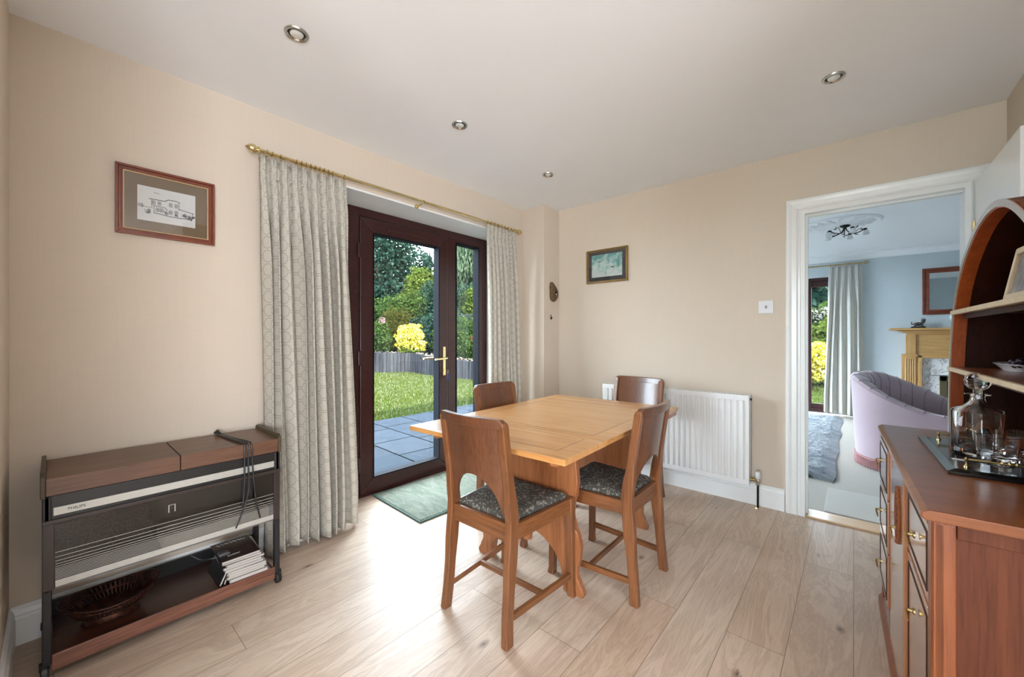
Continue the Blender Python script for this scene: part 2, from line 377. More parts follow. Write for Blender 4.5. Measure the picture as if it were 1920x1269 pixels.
def skirting(name, x0, y0, x1, y1, nx, ny, h=.145):
    # profile swept along a straight line, thickness along (nx,ny)
    prof = [(0, 0), (.016, 0), (.016, h-.045), (.012, h-.038), (.014, h-.03), (.010, h-.015), (.005, h-.008), (.004, h), (0, h)]
    mb = MB(); mb.rings([[(x+nx*t, y+ny*t, z) for t, z in prof] for x, y in ((x0, y0), (x1, y1))]); return struct(name, mb, M['white_satin'])
skirting('baseboard_left', LX, -.11, LX, 1.08, 1, 0)
skirting('baseboard_left', LX, 2.765, LX, 2.97, 1, 0)
skirting('baseboard_near', LX, -.11, -1.25, -.11, 0, 1)
skirting('baseboard_boxing', LX, 2.97, -2.172, 2.97, 0, -1)
skirting('baseboard_boxing', -2.172, 2.97, -2.172, 3.22, 1, 0)
skirting('baseboard_back', -2.172, 3.22, -.352, 3.22, 0, -1)
skirting('baseboard_right', .6, 1.0, .6, 3.22, -1, 0)

# door lining and architrave of the opening to the sitting room
mb = MB(); mb.box(-.262, -.240, 3.20, 3.34, 0, 2.0); mb.box(.453, .475, 3.20, 3.34, 0, 2.0); mb.box(-.240, .453, 3.20, 3.34, 1.978, 2.0)
mb.box(-.240, -.228, 3.25, 3.29, 0.012, 1.966); mb.box(-.24, .453, 3.25, 3.29, 1.966, 1.978)
struct('door_2', mb, M['white'])
def architrave(name, ywall, s):
    prof = [(0, 0), (0, .012), (.012, .017), (.020, .013), (.030, .018), (.055, .020), (.070, .024), (.082, .024), (.088, .018), (.088, 0)]
    mb = MB(); x0, x1, zt = -.256, .469, 1.994
    def path(t): return [(x0-t, 0), (x0-t, zt+t), (x1+t, zt+t), (x1+t, 0)]
    rs = []
    for k in range(4): rs.append([(path(t)[k][0], ywall-s*d, path(t)[k][1]) for t, d in prof])
    mb.rings(rs); return struct(name, mb, M['white'])
architrave('trim_1', 3.22, 1); 
# open door leaf folded back against the right wall
dl = empty('door_3', (0, 0, 0), kind='structure')
mb = B(.488, .526, 2.445, 3.19, .012, 1.99); mb.build('door_panel', M['white'], dl, bevel=.003)
for z in (.25, 1.0, 1.75): MB().lathe([(.006, -.04), (.006, .04)], 10, (.484, 3.195, z)).build('hinge', M['brass'], dl)
struct('trim_2', B(-.24, .453, 3.20, 3.345, 0, .012), M['threshold'], bevel=.004)

# ------------------------------------------------------------------ garden door (dark frame, one leaf, one side light)
d1 = empty('door_1', (0, 0, 0), kind='structure')
DX = -2.71
mb = MB()
mb.box(DX-.07, DX, 1.08, 1.449, 0, 2.115); mb.box(DX-.07, DX, 2.700, 2.765, 0, 2.115)
mb.box(DX-.07, DX, 1.437, 2.700, 2.055, 2.115); mb.box(DX-.07, DX, 1.437, 2.700, 0, .022); mb.box(DX-.07, DX, 2.275, 2.365, .022, 2.055)
mb.box(DX-.07, DX, 2.365, 2.70, .022, .125); mb.box(DX-.07, DX, 2.365, 2.70, 2.025, 2.055)
mb.box(DX-.07, DX, 2.655, 2.70, .125, 2.025)
mb.build('frame', M['upvc'], d1, bevel=.004)
mb = MB().frame(1.447, 2.268, .028, 2.048, .105, DX-.055, DX+.012, 'x', .105)
lf = mb.build('door_leaf', M['upvc'], d1, bevel=.006)
MB().frame(1.548, 2.167, .129, 1.947, .008, DX-.056, DX+.016, 'x').build('glazing_bead', M['gasket'], lf)
B(DX-.054, DX-.048, 1.553, 2.162, .134, 1.942).build('pane', M['pane'], lf)
MB().frame(2.365, 2.655, .125, 2.025, .010, DX-.071, DX+.004, 'x').build('glazing_bead', M['gasket'], d1)
B(DX-.069, DX-.063, 2.372, 2.648, .132, 2.018).build('pane', M['pane'], d1)
B(DX+.010, DX+.020, 1.66, 2.04, 1.975, 1.995).build('vent_cover', M['upvc'], lf, bevel=.003)
for z in (.25, 1.02, 1.8):
    mb = MB(); mb.box(DX, DX+.022, 1.428, 1.452, z-.055, z+.055); mb.build('hinge', M['upvc'], d1, bevel=.005)
hd = empty('door_handle', (0, 0, 0)); hd.parent = lf
HY = 2.218
B(DX+.012, DX+.020, HY-.016, HY+.016, .84, 1.09).build('back_plate', M['brass'], hd, bevel=.006)
mb = MB(); mb.tube([(DX+.018, HY, .99), (DX+.055, HY, .99), (DX+.062, HY-.008, .99), (DX+.062, HY-.13, .985)], .009, 10); mb.build('lever', M['brass'], hd, smooth=True)
mb = MB(); mb.lathe([(.011, 0), (.011, .006), (.004, .006)], 14, M=Matrix.Translation((DX+.018, HY, .885)) @ Matrix.Rotation(PI/2, 4, 'Y')); mb.build('lock_cylinder', M['brass'], hd)
# outside handle seen through the glass
mb = MB(); mb.tube([(DX-.055, HY, .99), (DX-.09, HY, .99), (DX-.095, HY-.01, .99), (DX-.095, HY-.135, .985)], .009, 10); mb.build('outer_lever', M['brass'], hd, smooth=True)
ky = empty('key', (DX+.022, HY+.004, .885), label='small key with a dark blue fob hanging in the garden door lock', cat='key')
mb = MB(); mb.box(-.004, .03, -.001, .001, -.003, .003); mb.lathe([(.011, -.001), (.011, .001)], 14, M=Matrix.Translation((.034, 0, 0)) @ Matrix.Rotation(PI/2, 4, 'X')); mb.build('key_blade', M['brass'], ky)
MB().tube([(.036+.010*math.cos(t), .004, -.012+.012*math.sin(t)) for t in np.linspace(0, 2*PI, 14)[:-1]], .0012, 6, closed=True).build('split_ring', M['chrome'], ky)
B(.028, .042, -.004, .012, -.085, -.026).build('fob', plain('navy blue plastic', C(20, 34, 84), .4), ky, bevel=.004)
# white reveal of the opening
mb = MB(); mb.box(DX+.001, LX-.001, 1.08, 1.082, 0, 2.13); mb.box(DX+.001, LX-.001, 2.763, 2.765, 0, 2.13); mb.box(DX-.06, LX-.001, 1.08, 2.765, 2.117, 2.131)
struct('trim_3', mb, M['white_satin'])
# ------------------------------------------------------------------ dining table (draw-leaf, trestle ends)
tb = empty('dining_table', (-1.247, 1.850, 0), math.radians(2.2), 'light oak draw-leaf dining table on wavy-edged trestle ends, between four chairs', 'table')
YJ = -.34   # joint between pulled-out near leaf and main top
B(-.445, .445, YJ, .68, .712, .735).build('table_top', M['table_top'], tb, bevel=.003)
nl = B(-.445, .445, -.68, YJ-.001, .711, .7346).build('draw_leaf', M['table_top'], tb, bevel=.003)
B(-.435, .435, .27, .675, .684, .708).build('draw_leaf', M['table_oak_y'], tb, bevel=.003)
mb = MB(); mb.frame(-.445+.085, .445-.085, -.68+.085, YJ-.035, .0015, .7343, .7350, 'z'); mb.build('inlay_line', M['inlay'], nl)
mb = MB(); mb.frame(-.445+.085, .445-.085, YJ+.035, .68-.085, .0015, .7348, .7354, 'z'); mb.build('inlay_line', M['inlay'], bpy.data.objects['table_top'])
mb = MB(); mb.box(-.36, -.33, -.60, .60, .672, .710); mb.box(.33, .36, -.60, .60, .672, .710); mb.box(-.33, .33, -.34, -.30, .672, .71); mb.box(-.36, .36, .15, .19, .672, .71)
mb.build('slide_rail', M['table_oak_y'], tb)
hw = [(0, .318), (.02, .322), (.05, .305), (.09, .288), (.13, .290), (.17, .302), (.22, .306), (.27, .297), (.31, .276), (.36, .264), (.41, .270), (.46, .283), (.51, .290), (.56, .286), (.60, .282), (.68, .300)]
def smooth_hw(z):
    for (a, p), (b_, q) in zip(hw, hw[1:]):
        if a <= z <= b_: t = (z-a)/(b_-a); t = t*t*(3-2*t); return p+(q-p)*t
    return hw[-1][1]
zs = [k*.68/60 for k in range(61)]
poly = [(smooth_hw(z), z) for z in zs]+[(-smooth_hw(z), z) for z in reversed(zs)]
arch = [(-.215*math.cos(t), .235*math.sin(t)**.8) for t in np.linspace(0, PI, 25)]
poly += [(x, max(z, 0)) for x, z in arch]
for y0 in (-.30, .505):
    MB().prism(poly, y0-.016, y0+.016, 'y').build('trestle_end', M['table_oak'], tb, bevel=.004)
mb = MB(); mb.prism([(-.285, .27), (.49, .27), (.49, .33), (.30, .36), (.10, .345), (-.10, .36), (-.285, .33)], -.014, .014, 'x'); mb.box(-.014, .014, -.36, -.31, .28, .325)
mb.build('stretcher', M['table_oak_y'], tb, bevel=.003)
mb = MB(); mb.prism([(-.03, .37), (.03, .37), (.022, .24), (-.022, .24)], -.345, -.327, 'y'); mb.build('wedge', M['chair_oak'], tb, bevel=.003)
# scrolled toe under the near panel centre
mb = MB(); mb.lathe([(.001, -.05), (.022, -.046), (.026, -.02), (.024, .0), (.028, .02), (.022, .045), (.001, .05)], 14, (0, -.30, .215)); mb.build('carved_drop', M['table_oak'], tb, smooth=True)

# ------------------------------------------------------------------ dining chairs
CH_LAB = ['oak dining chair nearest the camera, its back to us at the near table end',
          'oak dining chair on the right side of the table, its back toward the sideboard',
          'oak dining chair on the garden door side of the table, mostly hidden behind it',
          'oak dining chair at the far end of the table in front of the radiator']
def make_chair():
    r = empty('dining_chair', (0, 0, 0), 0, CH_LAB[0], 'chair', 'oak dining chairs around the table')
    def ry(z):   # rear post centre line
        return -.212+.04*min(z/.45, 1) if z < .45 else -.172-.058*((z-.45)/.41)**1.1
    for s in (-1, 1):
        st = [(s*(.170-.004*(z/.86)+(.006 if z < .05 else 0)), ry(z), z, .031, .040 if z < .3 else (.052 if z < .56 else .036)) for z in (0, .1, .2, .3, .40, .46, .52, .60, .70, .78, .835)]
        st.append((s*.166, ry(.848), .850, .026, .028))
        MB().loft(st).build('leg', M['chair_oak'], r, bevel=.004)
        st = [(s*.203, .207, 0, .036, .036), (s*.200, .205, .03, .031, .031), (s*.198, .203, .25, .032, .032), (s*.196, .200, .40, .036, .036), (s*.196, .200, .448, .036, .036)]
        MB().loft(st).build('leg', M['chair_oak'], r, bevel=.004)
        def sb(y0, x0, y1, x1, z0, z1, t):
            return MB().rings([[(x0-t/2, y0, z0), (x0+t/2, y0, z0), (x0+t/2, y0, z1), (x0-t/2, y0, z1)], [(x1-t/2, y1, z0), (x1+t/2, y1, z0), (x1+t/2, y1, z1), (x1-t/2, y1, z1)]])
        sb(-.175, s*.170, .20, s*.198, .385, .447, .022).build('seat_rail', M['chair_oak_y'], r, bevel=.002)
        sb(-.195, s*.172, .20, s*.201, .085, .110, .018).build('stretcher', M['chair_oak_y'], r, bevel=.002)
    B(-.195, .195, .190, .212, .385, .447).build('seat_rail', M['chair_oak_h'], r, bevel=.002)
    B(-.160, .160, -.185, -.163, .375, .447).build('seat_rail', M['chair_oak_h'], r, bevel=.002)
    B(-.185, .185, .0, .016, .086, .108).build('stretcher', M['chair_oak_h'], r, bevel=.002)
    # drop-in seat
    nx = 14; mb = MB(); rs = []
    for k, (ins, z) in enumerate([(.0, .440), (.0, .452), (.004, .462), (.016, .470), (.05, .476), (.10, .479), (.15, .480)]):
        ring = []
        yb, yf, xb, xf = -.158+ins, .192-ins, .150-ins*.9, .185-ins*.95
        for t in np.linspace(-1, 1, nx): ring.append((t*xb, yb, z))
        for t in np.linspace(-1, 1, nx)[1:]: ring.append((xb+(xf-xb)*(t+1)/2, yb+(yf-yb)*(t+1)/2, z))
        for t in np.linspace(1, -1, nx)[1:]: ring.append((t*xf, yf, z))
        for t in np.linspace(1, -1, nx)[1:-1]: ring.append((-(xb+(xf-xb)*(t+1)/2), yb+(yf-yb)*(t+1)/2, z))
        rs.append(ring)
    mb.rings(rs).build('seat', M['seat'], r, smooth=True)
    # curved plywood back with an arched opening below
    H = .152
    xs = list(np.linspace(-H, H, 33))
    def zb(x):
        a = .128
        return .47+.150*math.sqrt(max(0, 1-(x/a)**2)) if abs(x) < a else .47
    yf = lambda x, z: ry(z)-.026*(1-(x/H)**2)
    MB().slab(xs, zb, lambda x: .825, yf, .012, 10).build('backrest', M['chair_back'], r, smooth=True)
    H2 = .180
    xs = list(np.linspace(-H2, H2, 25))
    zt = lambda x: .862 - (.018*((abs(x)-.160)/.020)**2 if abs(x) > .160 else 0)
    MB().slab(xs, lambda x: .822, zt, lambda x, z: ry(z)-.030*(1-(x/H2)**2)-.001, .026, 4).build('top_rail', M['chair_back'], r, smooth=True, bevel=.003)
    return r
ch0 = make_chair()
spots = [(-1.168, 1.330, 0.5), (-.935, 1.832, 90.5), (-1.600, 1.935, -92), (-1.292, 2.735, 172)]
for i, (x, y, a) in enumerate(spots):
    o = ch0 if i == 0 else copy_tree(ch0)
    o.location = (x, y, 0); o.rotation_euler = (0, 0, math.radians(a)); o['label'] = CH_LAB[i]
    if i == 3: o.scale = (1.13, 1, 1)

# ------------------------------------------------------------------ radiator
rd = empty('radiator', (-1.098, 3.22, 0), 0, 'white ribbed panel radiator on the wall behind the dining table', 'radiator')
X0, X1 = -.556, .556; z0, z1 = .156, .768
rs = []; n = 27
pts = [(X0, -.100)]
pitch = (X1-X0-.05)/n
for k in range(n):
    a = X0+.025+k*pitch
    pts += [(a, -.100), (a+pitch*.12, -.100), (a+pitch*.30, -.110), (a+pitch*.70, -.110), (a+pitch*.88, -.100)]
pts += [(X1, -.100), (X1, -.088), (X0, -.088)]
mb = MB(); mb.prism(pts, z0+.035, z1-.035, 'z'); 
mb.box(X0, X1, -.104, -.086, z0, z0+.035); mb.box(X0, X1, -.104, -.086, z1-.035, z1-.004)
mb.build('front_panel', M['white_satin'], rd, bevel=.0015)
B(X0, X1, -.040, -.028, z0, z1-.004).build('rear_panel', M['white_satin'], rd)
for s in (X0, X1-.003): B(s, s+.003, -.100, -.030, z0+.01, z1).build('side_cover', M['white_satin'], rd)
mb = MB(); 
for k in range(56): 
    a = X0+.01+k*(X1-X0-.02)/56; mb.box(a, a+.006, -.096, -.034, z1-.006, z1)
mb.box(X0, X1, -.100, -.094, z1-.008, z1+.001); mb.box(X0, X1, -.036, -.030, z1-.008, z1+.001)
mb.build('top_grille', M['white_satin'], rd)
for s in (X0+.15, X1-.15): B(s-.02, s+.02, -.03, -.001, .3, .7).build('bracket', M['white_satin'], rd)
vv = empty('valve', (0, 0, 0)); vv.parent = rd
MB().tube([(X1, -.066, .19), (X1+.05, -.066, .19)], .011, 10).build('valve_body', M['antique'], vv, smooth=True)
MB().lathe([(.014, -.03), (.015, 0), (.012, .012)], 12, (X1+.045, -.066, .19)).build('valve_nut', M['chrome'], vv)
MB().lathe([(.013, 0), (.017, .006), (.017, .04), (.012, .048)], 12, (X1+.045, -.066, .203)).build('valve_cap', M['plastic'], vv, smooth=True)
MB().tube([(X1+.045, -.066, .165), (X1+.045, -.066, .008)], .0065, 8).build('supply_pipe', M['darkmetal'], vv)
MB().lathe([(.018, 0), (.016, .006), (.007, .008)], 14, (X1+.045, -.066, 0)).build('pipe_collar', M['brass'], vv)
MB().lathe([(.007, 0), (.008, .01)], 8, M=Matrix.Translation((X1-.001, -.066, .742)) @ Matrix.Rotation(PI/2, 4, 'Y')).build('bleed_plug', M['darkmetal'], rd)

# ------------------------------------------------------------------ wall things
sw = empty('light_switch', (-.458, 3.22, 1.380), 0, 'square white light switch on the cream wall left of the inner doorway', 'light switch')
B(-.044, .044, -.008, 0, -.044, .044).build('switch_plate', M['plastic'], sw, bevel=.003)
B(-.006, .006, -.013, -.007, -.010, .010).build('rocker', plain('grey plastic', C(150, 150, 152), .4), sw, bevel=.002)

p1 = empty('picture', (LX, .3475, 1.777), 0, 'mahogany framed ink drawing of a house on the wall above the trolley', 'picture')
# local: x out of the wall, y along wall, z up
mb = MB().frame(-.175, .175, -.152, .152, .010, 0, .022, 'x'); mb.frame(-.165, .165, -.142, .142, .012, 0, .016, 'x'); mb.frame(-.156, .156, -.133, .133, .006, 0, .019, 'x'); mb.build('frame', M['frame_red'], p1, bevel=.0015)
MB().frame(-.151, .151, -.128, .128, .004, 0, .013, 'x').build('gilt_slip', M['gilt'], p1)
B(.001, .007, -.150, .150, -.127, .127).build('mount', M['mount'], p1)
B(.0072, .0078, -.104, .101, -.079, .076).build('drawing', M['paper'], p1)
sk = MB()
def stroke(pts, w=.0009):
    for (a, c), (b_, d) in zip(pts, pts[1:]):
        L = math.hypot(b_-a, d-c) or 1e-6; nx_, nz_ = -(d-c)/L*w, (b_-a)/L*w
        sk.add([(.0081, a-nx_, c-nz_), (.0081, b_-nx_, d-nz_), (.0081, b_+nx_, d+nz_), (.0081, a+nx_, c+nz_)], [(0, 1, 2, 3)])
stroke([(-.066, .022), (-.01, .023), (.0, .032), (.03, .033), (.044, .027)], .0016); stroke([(-.056, .02), (-.056, -.012)]); stroke([(.040, .026), (.040, -.005)])
stroke([(-.052, -.006), (-.01, -.007), (-.002, -.017)], .0013); stroke([(-.048, -.008), (-.048, -.036)]); stroke([(.036, -.002), (.096, -.012)], .0015); stroke([(.09, -.012), (.09, -.04)])
stroke([(-.05, -.038), (-.02, -.041), (.0, -.044), (.045, -.044), (.075, -.040)], .0015); stroke([(-.104, -.012), (-.078, -.018), (-.052, -.016)]); stroke([(-.05, .055), (-.035, .051), (-.03, .053)])
for a, c in ((-.05, .008), (-.03, .008), (.010, .010), (.030, .010), (-.036, -.022), (-.022, -.022), (.01, -.024), (.03, -.022)):
    stroke([(a-.005, c-.008), (a+.005, c-.008), (a+.005, c+.008), (a-.005, c+.008), (a-.005, c-.008)]); stroke([(a, c-.008), (a, c+.008)]); stroke([(a-.005, c), (a+.005, c)])
rr = random.Random(3)
for cx_, cz_, n_, sp in ((-.07, -.036, 34, .012), (-.006, -.030, 22, .010), (.06, -.026, 26, .012), (.078, -.036, 40, .013), (.095, -.03, 26, .008), (-.092, -.012, 16, .01), (.03, -.035, 18, .008)):
    p = (cx_, cz_)
    for _ in range(n_):
        q = (min(max(cx_+rr.uniform(-sp, sp), -.102), .099), cz_+rr.uniform(-sp, sp)); stroke([p, q], .0005); p = q
sk.build('ink_lines', M['pencil'], p1)
M['picglass'] = glassy('picture glass')
B(.0105, .0115, -.150, .150, -.127, .127).build('glass', M['picglass'], p1)

p2 = empty('picture', (-1.66, 3.22, 1.807), 0, 'small gold framed picture with teal patches on the wall above the radiator', 'picture')
# local: x along wall, y out (-), z up
mb = MB().frame(-.199, .199, -.150, .150, .012, -.022, 0, 'y'); mb.frame(-.187, .187, -.138, .138, .008, -.016, 0, 'y'); mb.build('frame', M['frame_gold'], p2, bevel=.0015)
B(-.182, .182, -.006, -.001, -.133, .133).build('mount', plain('charcoal mount card', C(66, 64, 66), .9), p2)
m, nt, b, o = newmat('teal wash print'); setp(b, .8)
n_ = noise(nt, mapped(nt), 14, 4, .6, .5); g_ = nt.nodes.new('ShaderNodeSeparateXYZ'); nt.links.new(mapped(nt), g_.inputs[0])
f_ = math_(nt, 'ADD', n_, math_(nt, 'MULTIPLY', g_.outputs[2], 1.6))
nt.links.new(ramp(nt, f_, [(.42, C(196, 204, 198)), (.56, C(150, 186, 180)), (.66, C(96, 150, 146))]), b.inputs['Base Color']); M['teal'] = m
B(-.150, .145, -.0075, -.0062, -.095, .105).build('print', M['teal'], p2)
mb = MB()
def bird(cx_, cz_, s, fl=1):
    for pts in ([(-1, .25), (-.2, .02), (0, .12), (.25, .0), (1, .42), (.3, -.16), (0, -.34), (-.3, -.16)],):
        mb.prism([(cx_+fl*x*s, cz_+z*s) for x, z in pts], -.0085, -.0078, 'y')
M['gg'] = plain('grey green ink', C(70, 92, 84), .8)
for args in ((-.07, .045, .034), (-.112, .078, .018, -1), (.055, -.012, .036, -1)):
    mb = MB(); bird(*args); mb.build('dark_figure', M['gg'], p2)
B(-.182, .182, -.0115, -.0105, -.133, .133).build('glass', M['picglass'], p2)

og = empty('wooden_wall_ornament', (-2.172, 3.12, 1.60), 0, 'small brown gnarled wood slice with a dark hollow, hanging on the boxed corner', 'ornament')
# local x out from boxing, y along, z up
outl = [(-.055, .085), (-.035, .092), (-.01, .075), (.02, .050), (.045, .02), (.052, -.02), (.045, -.055), (.02, -.080), (-.015, -.088), (-.045, -.078), (-.062, -.045), (-.060, 0), (-.066, .045)]
m, nt, b, o = newmat('gnarled brown wood'); setp(b, .75)
nw = noise(nt, mapped(nt), 55, 6, .7, 1.5); nt.links.new(ramp(nt, nw, [(.3, C(52, 34, 22)), (.5, C(104, 78, 50)), (.72, C(150, 124, 88))]), b.inputs['Base Color']); bump(nt, b, nw, .8, .01); M['gnarl'] = m
rs = []
for sc_, d in ((1.0, 0), (1.04, .008), (.96, .022), (.80, .030), (.55, .028)): rs.append([(d, y*sc_, z*sc_) for y, z in outl])
MB().rings(rs).build('wood_slice', M['gnarl'], og, smooth=True)
MB().sphere((.026, .006, -.006), .018, 12, 8, (.45, .8, 1.5)).build('hollow', plain('dark hollow', C(24, 14, 12), .8), og, smooth=True)
MB().sphere((.030, .004, -.020), .007, 10, 6).build('pale_bead', M['plastic'], og, smooth=True)
hk = empty('wall_hook', (-2.172, 3.078, 1.356), 0, 'tiny dark metal hook on the boxed corner below the wood ornament', 'hook')
MB().tube([(.002, 0, .030), (.004, 0, .010), (.014, 0, -.004), (.018, 0, .006)], .003, 8).build('hook_arm', M['darkmetal'], hk)
MB().sphere((.006, 0, -.004), .009, 10, 8, (.7, 1, 1.6)).build('hook_base', M['darkmetal'], hk, smooth=True)

# ------------------------------------------------------------------ recessed ceiling lights
DL = [(-1.706, .643, 'recessed chrome ceiling light nearest the top left of the room, above the trolley'), (-1.725, 1.535, 'recessed chrome ceiling light in the middle of the row of three'),
      (-1.745, 2.44, 'recessed chrome ceiling light nearest the boxed far corner'), (-.071, 2.41, 'recessed chrome ceiling light on its own at the right, near the inner doorway')]
def downlight():
    r = empty('ceiling_spotlight', (0, 0, 0), 0, DL[0][2], 'ceiling light', 'recessed ceiling spotlights')
    MB().lathe([(.030, .0), (.031, -.003), (.036, -.007), (.043, -.006), (.046, -.001), (.046, .0)], 32).build('trim_ring', M['chrome'], r, smooth=True)
    MB().lathe([(.030, -.0005), (.028, -.003), (.026, -.0005)], 32).build('inner_ring', M['darkmetal'], r, smooth=True)
    MB().lathe([(.0255, -.0005), (.024, -.005), (.012, -.0085), (.001, -.009)], 24).build('lamp', M['bulb'], r, smooth=True)
    return r
q0 = downlight()
for i, (x, y, l) in enumerate(DL):
    o = q0 if i == 0 else copy_tree(q0)
    o.location = (x, y, 2.4); o['label'] = l

# ------------------------------------------------------------------ curtains, pole
def curtain(name, parent, mat, along, y0t, y1t, y0b, y1b, off, zt, zb_, nf, amp_t, amp_b, seed, full=2.1, hem_wob=.01, edge='', header=.11):
    """along: 'y' (cloth runs along +Y, depth +X) or 'x' (runs along +X, depth -Y)"""
    rg = random.Random(seed); nu = nf*14; nz = 46
    ph = [rg.uniform(-.25, .25) for _ in range(nf+2)]; am = [rg.uniform(.7, 1.25) for _ in range(nf+2)]
    vs = []; uvs = []
    width = full*(y1b-y0b)
    for k in range(nz+1):
        t = k/nz; z = zt+(zb_-zt)*t
        hz = (zt-z)
        g = min(1, max(0, (hz-header)/.5)); g = g*g*(3-2*g)
        pinch = math.exp(-((hz-header)/.022)**2)
        for i in range(nu+1):
            u = i/nu; f = u*nf; k_ = int(min(f, nf-1e-6)); a = am[k_]*(1-(f-k_))+am[k_+1]*(f-k_)
            ph_ = ph[k_]*(1-(f-k_))+ph[k_+1]*(f-k_)
            s = math.sin(2*PI*(f+ph_*g)); s2 = math.sin(2*PI*3*f)
            gw = min(1, hz/1.9)**.8; yy = (y0t+(y1t-y0t)*u)*(1-gw)+(y0b+(y1b-y0b)*u)*gw
            A = amp_t*(1-g)+amp_b*g*a
            d = A*s*(1-.0*pinch)+(1-g)*.011*s2*(1-pinch)-.014*pinch
            yy += .012*g*math.sin(4*PI*f+seed)*.5+.010*math.sin(3*t+2*f)*g
            zz = z+(hem_wob*(math.sin(2*PI*f+1)*.5+math.sin(f*1.3+seed))*t**6)
            dep = off+d
            vs.append((dep, yy, zz) if along == 'y' else (yy, -dep, zz))
            uvs.append((u*width, zz))
    k0 = int(nz*.45)*(nu+1); cum = [0]
    for i in range(nu): cum.append(cum[-1]+math.dist(vs[k0+i], vs[k0+i+1]))
    uvs = [(cum[j % (nu+1)], vs[j][2]) for j in range(len(vs))]
    fs = [(k*(nu+1)+i, k*(nu+1)+i+1, (k+1)*(nu+1)+i+1, (k+1)*(nu+1)+i) for k in range(nz) for i in range(nu)]
    me = bpy.data.meshes.new(name); me.from_pydata(vs, [], fs); me.materials.append(mat)
    l = me.uv_layers.new(name='UVMap'); idx = np.zeros(len(me.loops), dtype=np.int32); me.loops.foreach_get('vertex_index', idx)
    l.data.foreach_set('uv', np.array(uvs, dtype=np.float32)[idx].ravel()); me.polygons.foreach_set('use_smooth', [True]*len(me.polygons))
    o = bpy.data.objects.new(name, me); COL.objects.link(o); o.parent = parent
    sm = o.modifiers.new('thick', 'SOLIDIFY'); sm.thickness = .003; sm.offset = 0
    return o
cl = empty('curtain', (0, 0, 0), 0, 'grey ring-patterned pleated curtain left of the garden door, beside the trolley', 'curtain', 'ring-patterned dining room curtains')
curtain('drape', cl, M['curtain'], 'y', .700, 1.165, .735, 1.255, -2.345, 2.118, .018, 9, .020, .046, 4)
cr = empty('curtain', (0, 0, 0), 0, 'grey ring-patterned pleated curtain right of the garden door, beside the boxed corner', 'curtain', 'ring-patterned dining room curtains')
curtain('drape', cr, M['curtain'], 'y', 2.375, 2.745, 2.40, 2.855, -2.330, 2.118, .018, 8, .016, .036, 9)
hookbrass = M['brass']
for par, a, b_ in ((cl, .70, 1.165), (cr, 2.375, 2.745)):
    for k in range(8):
        y = a+(b_-a)*(.04+.92*k/7)
        MB().sphere((-2.318, y, 2.013), .006, 8, 6).build('pleat_button', M['curtain_plain'], par, smooth=True)
pole = empty('curtain_pole', (-2.335, 0, 2.142), 0, 'long brass curtain pole with ribbed finials above the garden door', 'curtain pole')
MB().tube([(0, .70, 0), (0, 2.78, 0)], .0095, 12).build('pole', M['brass'], pole, smooth=True)
for s, y in ((-1, .70), (1, 2.78)):
    T = Matrix.Translation((0, y, 0)) @ Matrix.Rotation(-s*PI/2, 4, 'X')
    MB().lathe([(.010, 0), (.016, .002), (.016, .008), (.011, .012), (.020, .022), (.022, .032), (.017, .048), (.006, .062), (.001, .066)], 16, M=T).build('finial', M['brass'], pole, smooth=True)
for y in (.735, 1.735, 2.765):
    mb = MB(); mb.tube([(0, y, -.012), (-.03, y, -.014), (-.083, y, -.014)], .005, 8); mb.lathe([(.018, 0), (.016, .004), (.006, .007)], 14, M=Matrix.Translation((-.084, y, -.014)) @ Matrix.Rotation(PI/2, 4, 'Y'))
    mb.tube([(.0125*math.cos(t), y, .0125*math.sin(t)) for t in np.linspace(0, 2*PI, 14)[:-1]], .003, 6, closed=True)
    mb.build('bracket', M['brass'], pole, smooth=True)
for k, y in enumerate(list(np.linspace(.76, .80, 2))+list(np.linspace(.88, 1.08, 9))+[1.15]+list(np.linspace(2.39, 2.74, 9))):
    mb = MB(); mb.tube([(.0155*math.cos(t), y, -.004+.0155*math.sin(t)) for t in np.linspace(0, 2*PI, 17)[:-1]], .0028, 6, closed=True)
    mb.build('curtain_ring', M['brass'], pole, smooth=True)

# ------------------------------------------------------------------ doormat
dm = empty('doormat', (-2.36, 1.93, 0), math.radians(-3), 'pale green mottled doormat in front of the garden door', 'mat')
m, nt, b, o = newmat('mottled green pile'); setp(b, 1, 0, 0, .1)
n1 = noise(nt, mapped(nt, (5, 14, 5)), 1, 6, .7, 1.0); n2 = noise(nt, mapped(nt), 180, 2)
nt.links.new(mix(nt, n2, ramp(nt, n1, [(.3, C(98, 108, 96)), (.5, C(142, 146, 132)), (.7, C(172, 172, 158))]), C(80, 90, 78)), b.inputs['Base Color'])
bump(nt, b, n2, .9, .006); M['matpile'] = m
B(-.305, .305, -.395, .395, .003, .014).build('pile', M['matpile'], dm, bevel=.004)
MB().frame(-.32, .32, -.41, .41, .018, 0, .011, 'z').build('border', plain('dark green binding', C(74, 94, 84), .9), dm, bevel=.004)
# ------------------------------------------------------------------ heated serving trolley by the left wall
tr_ = empty('serving_trolley', (-2.07, -.03, 0), 0, 'retro wood-topped serving trolley with glass front against the left wall', 'trolley')
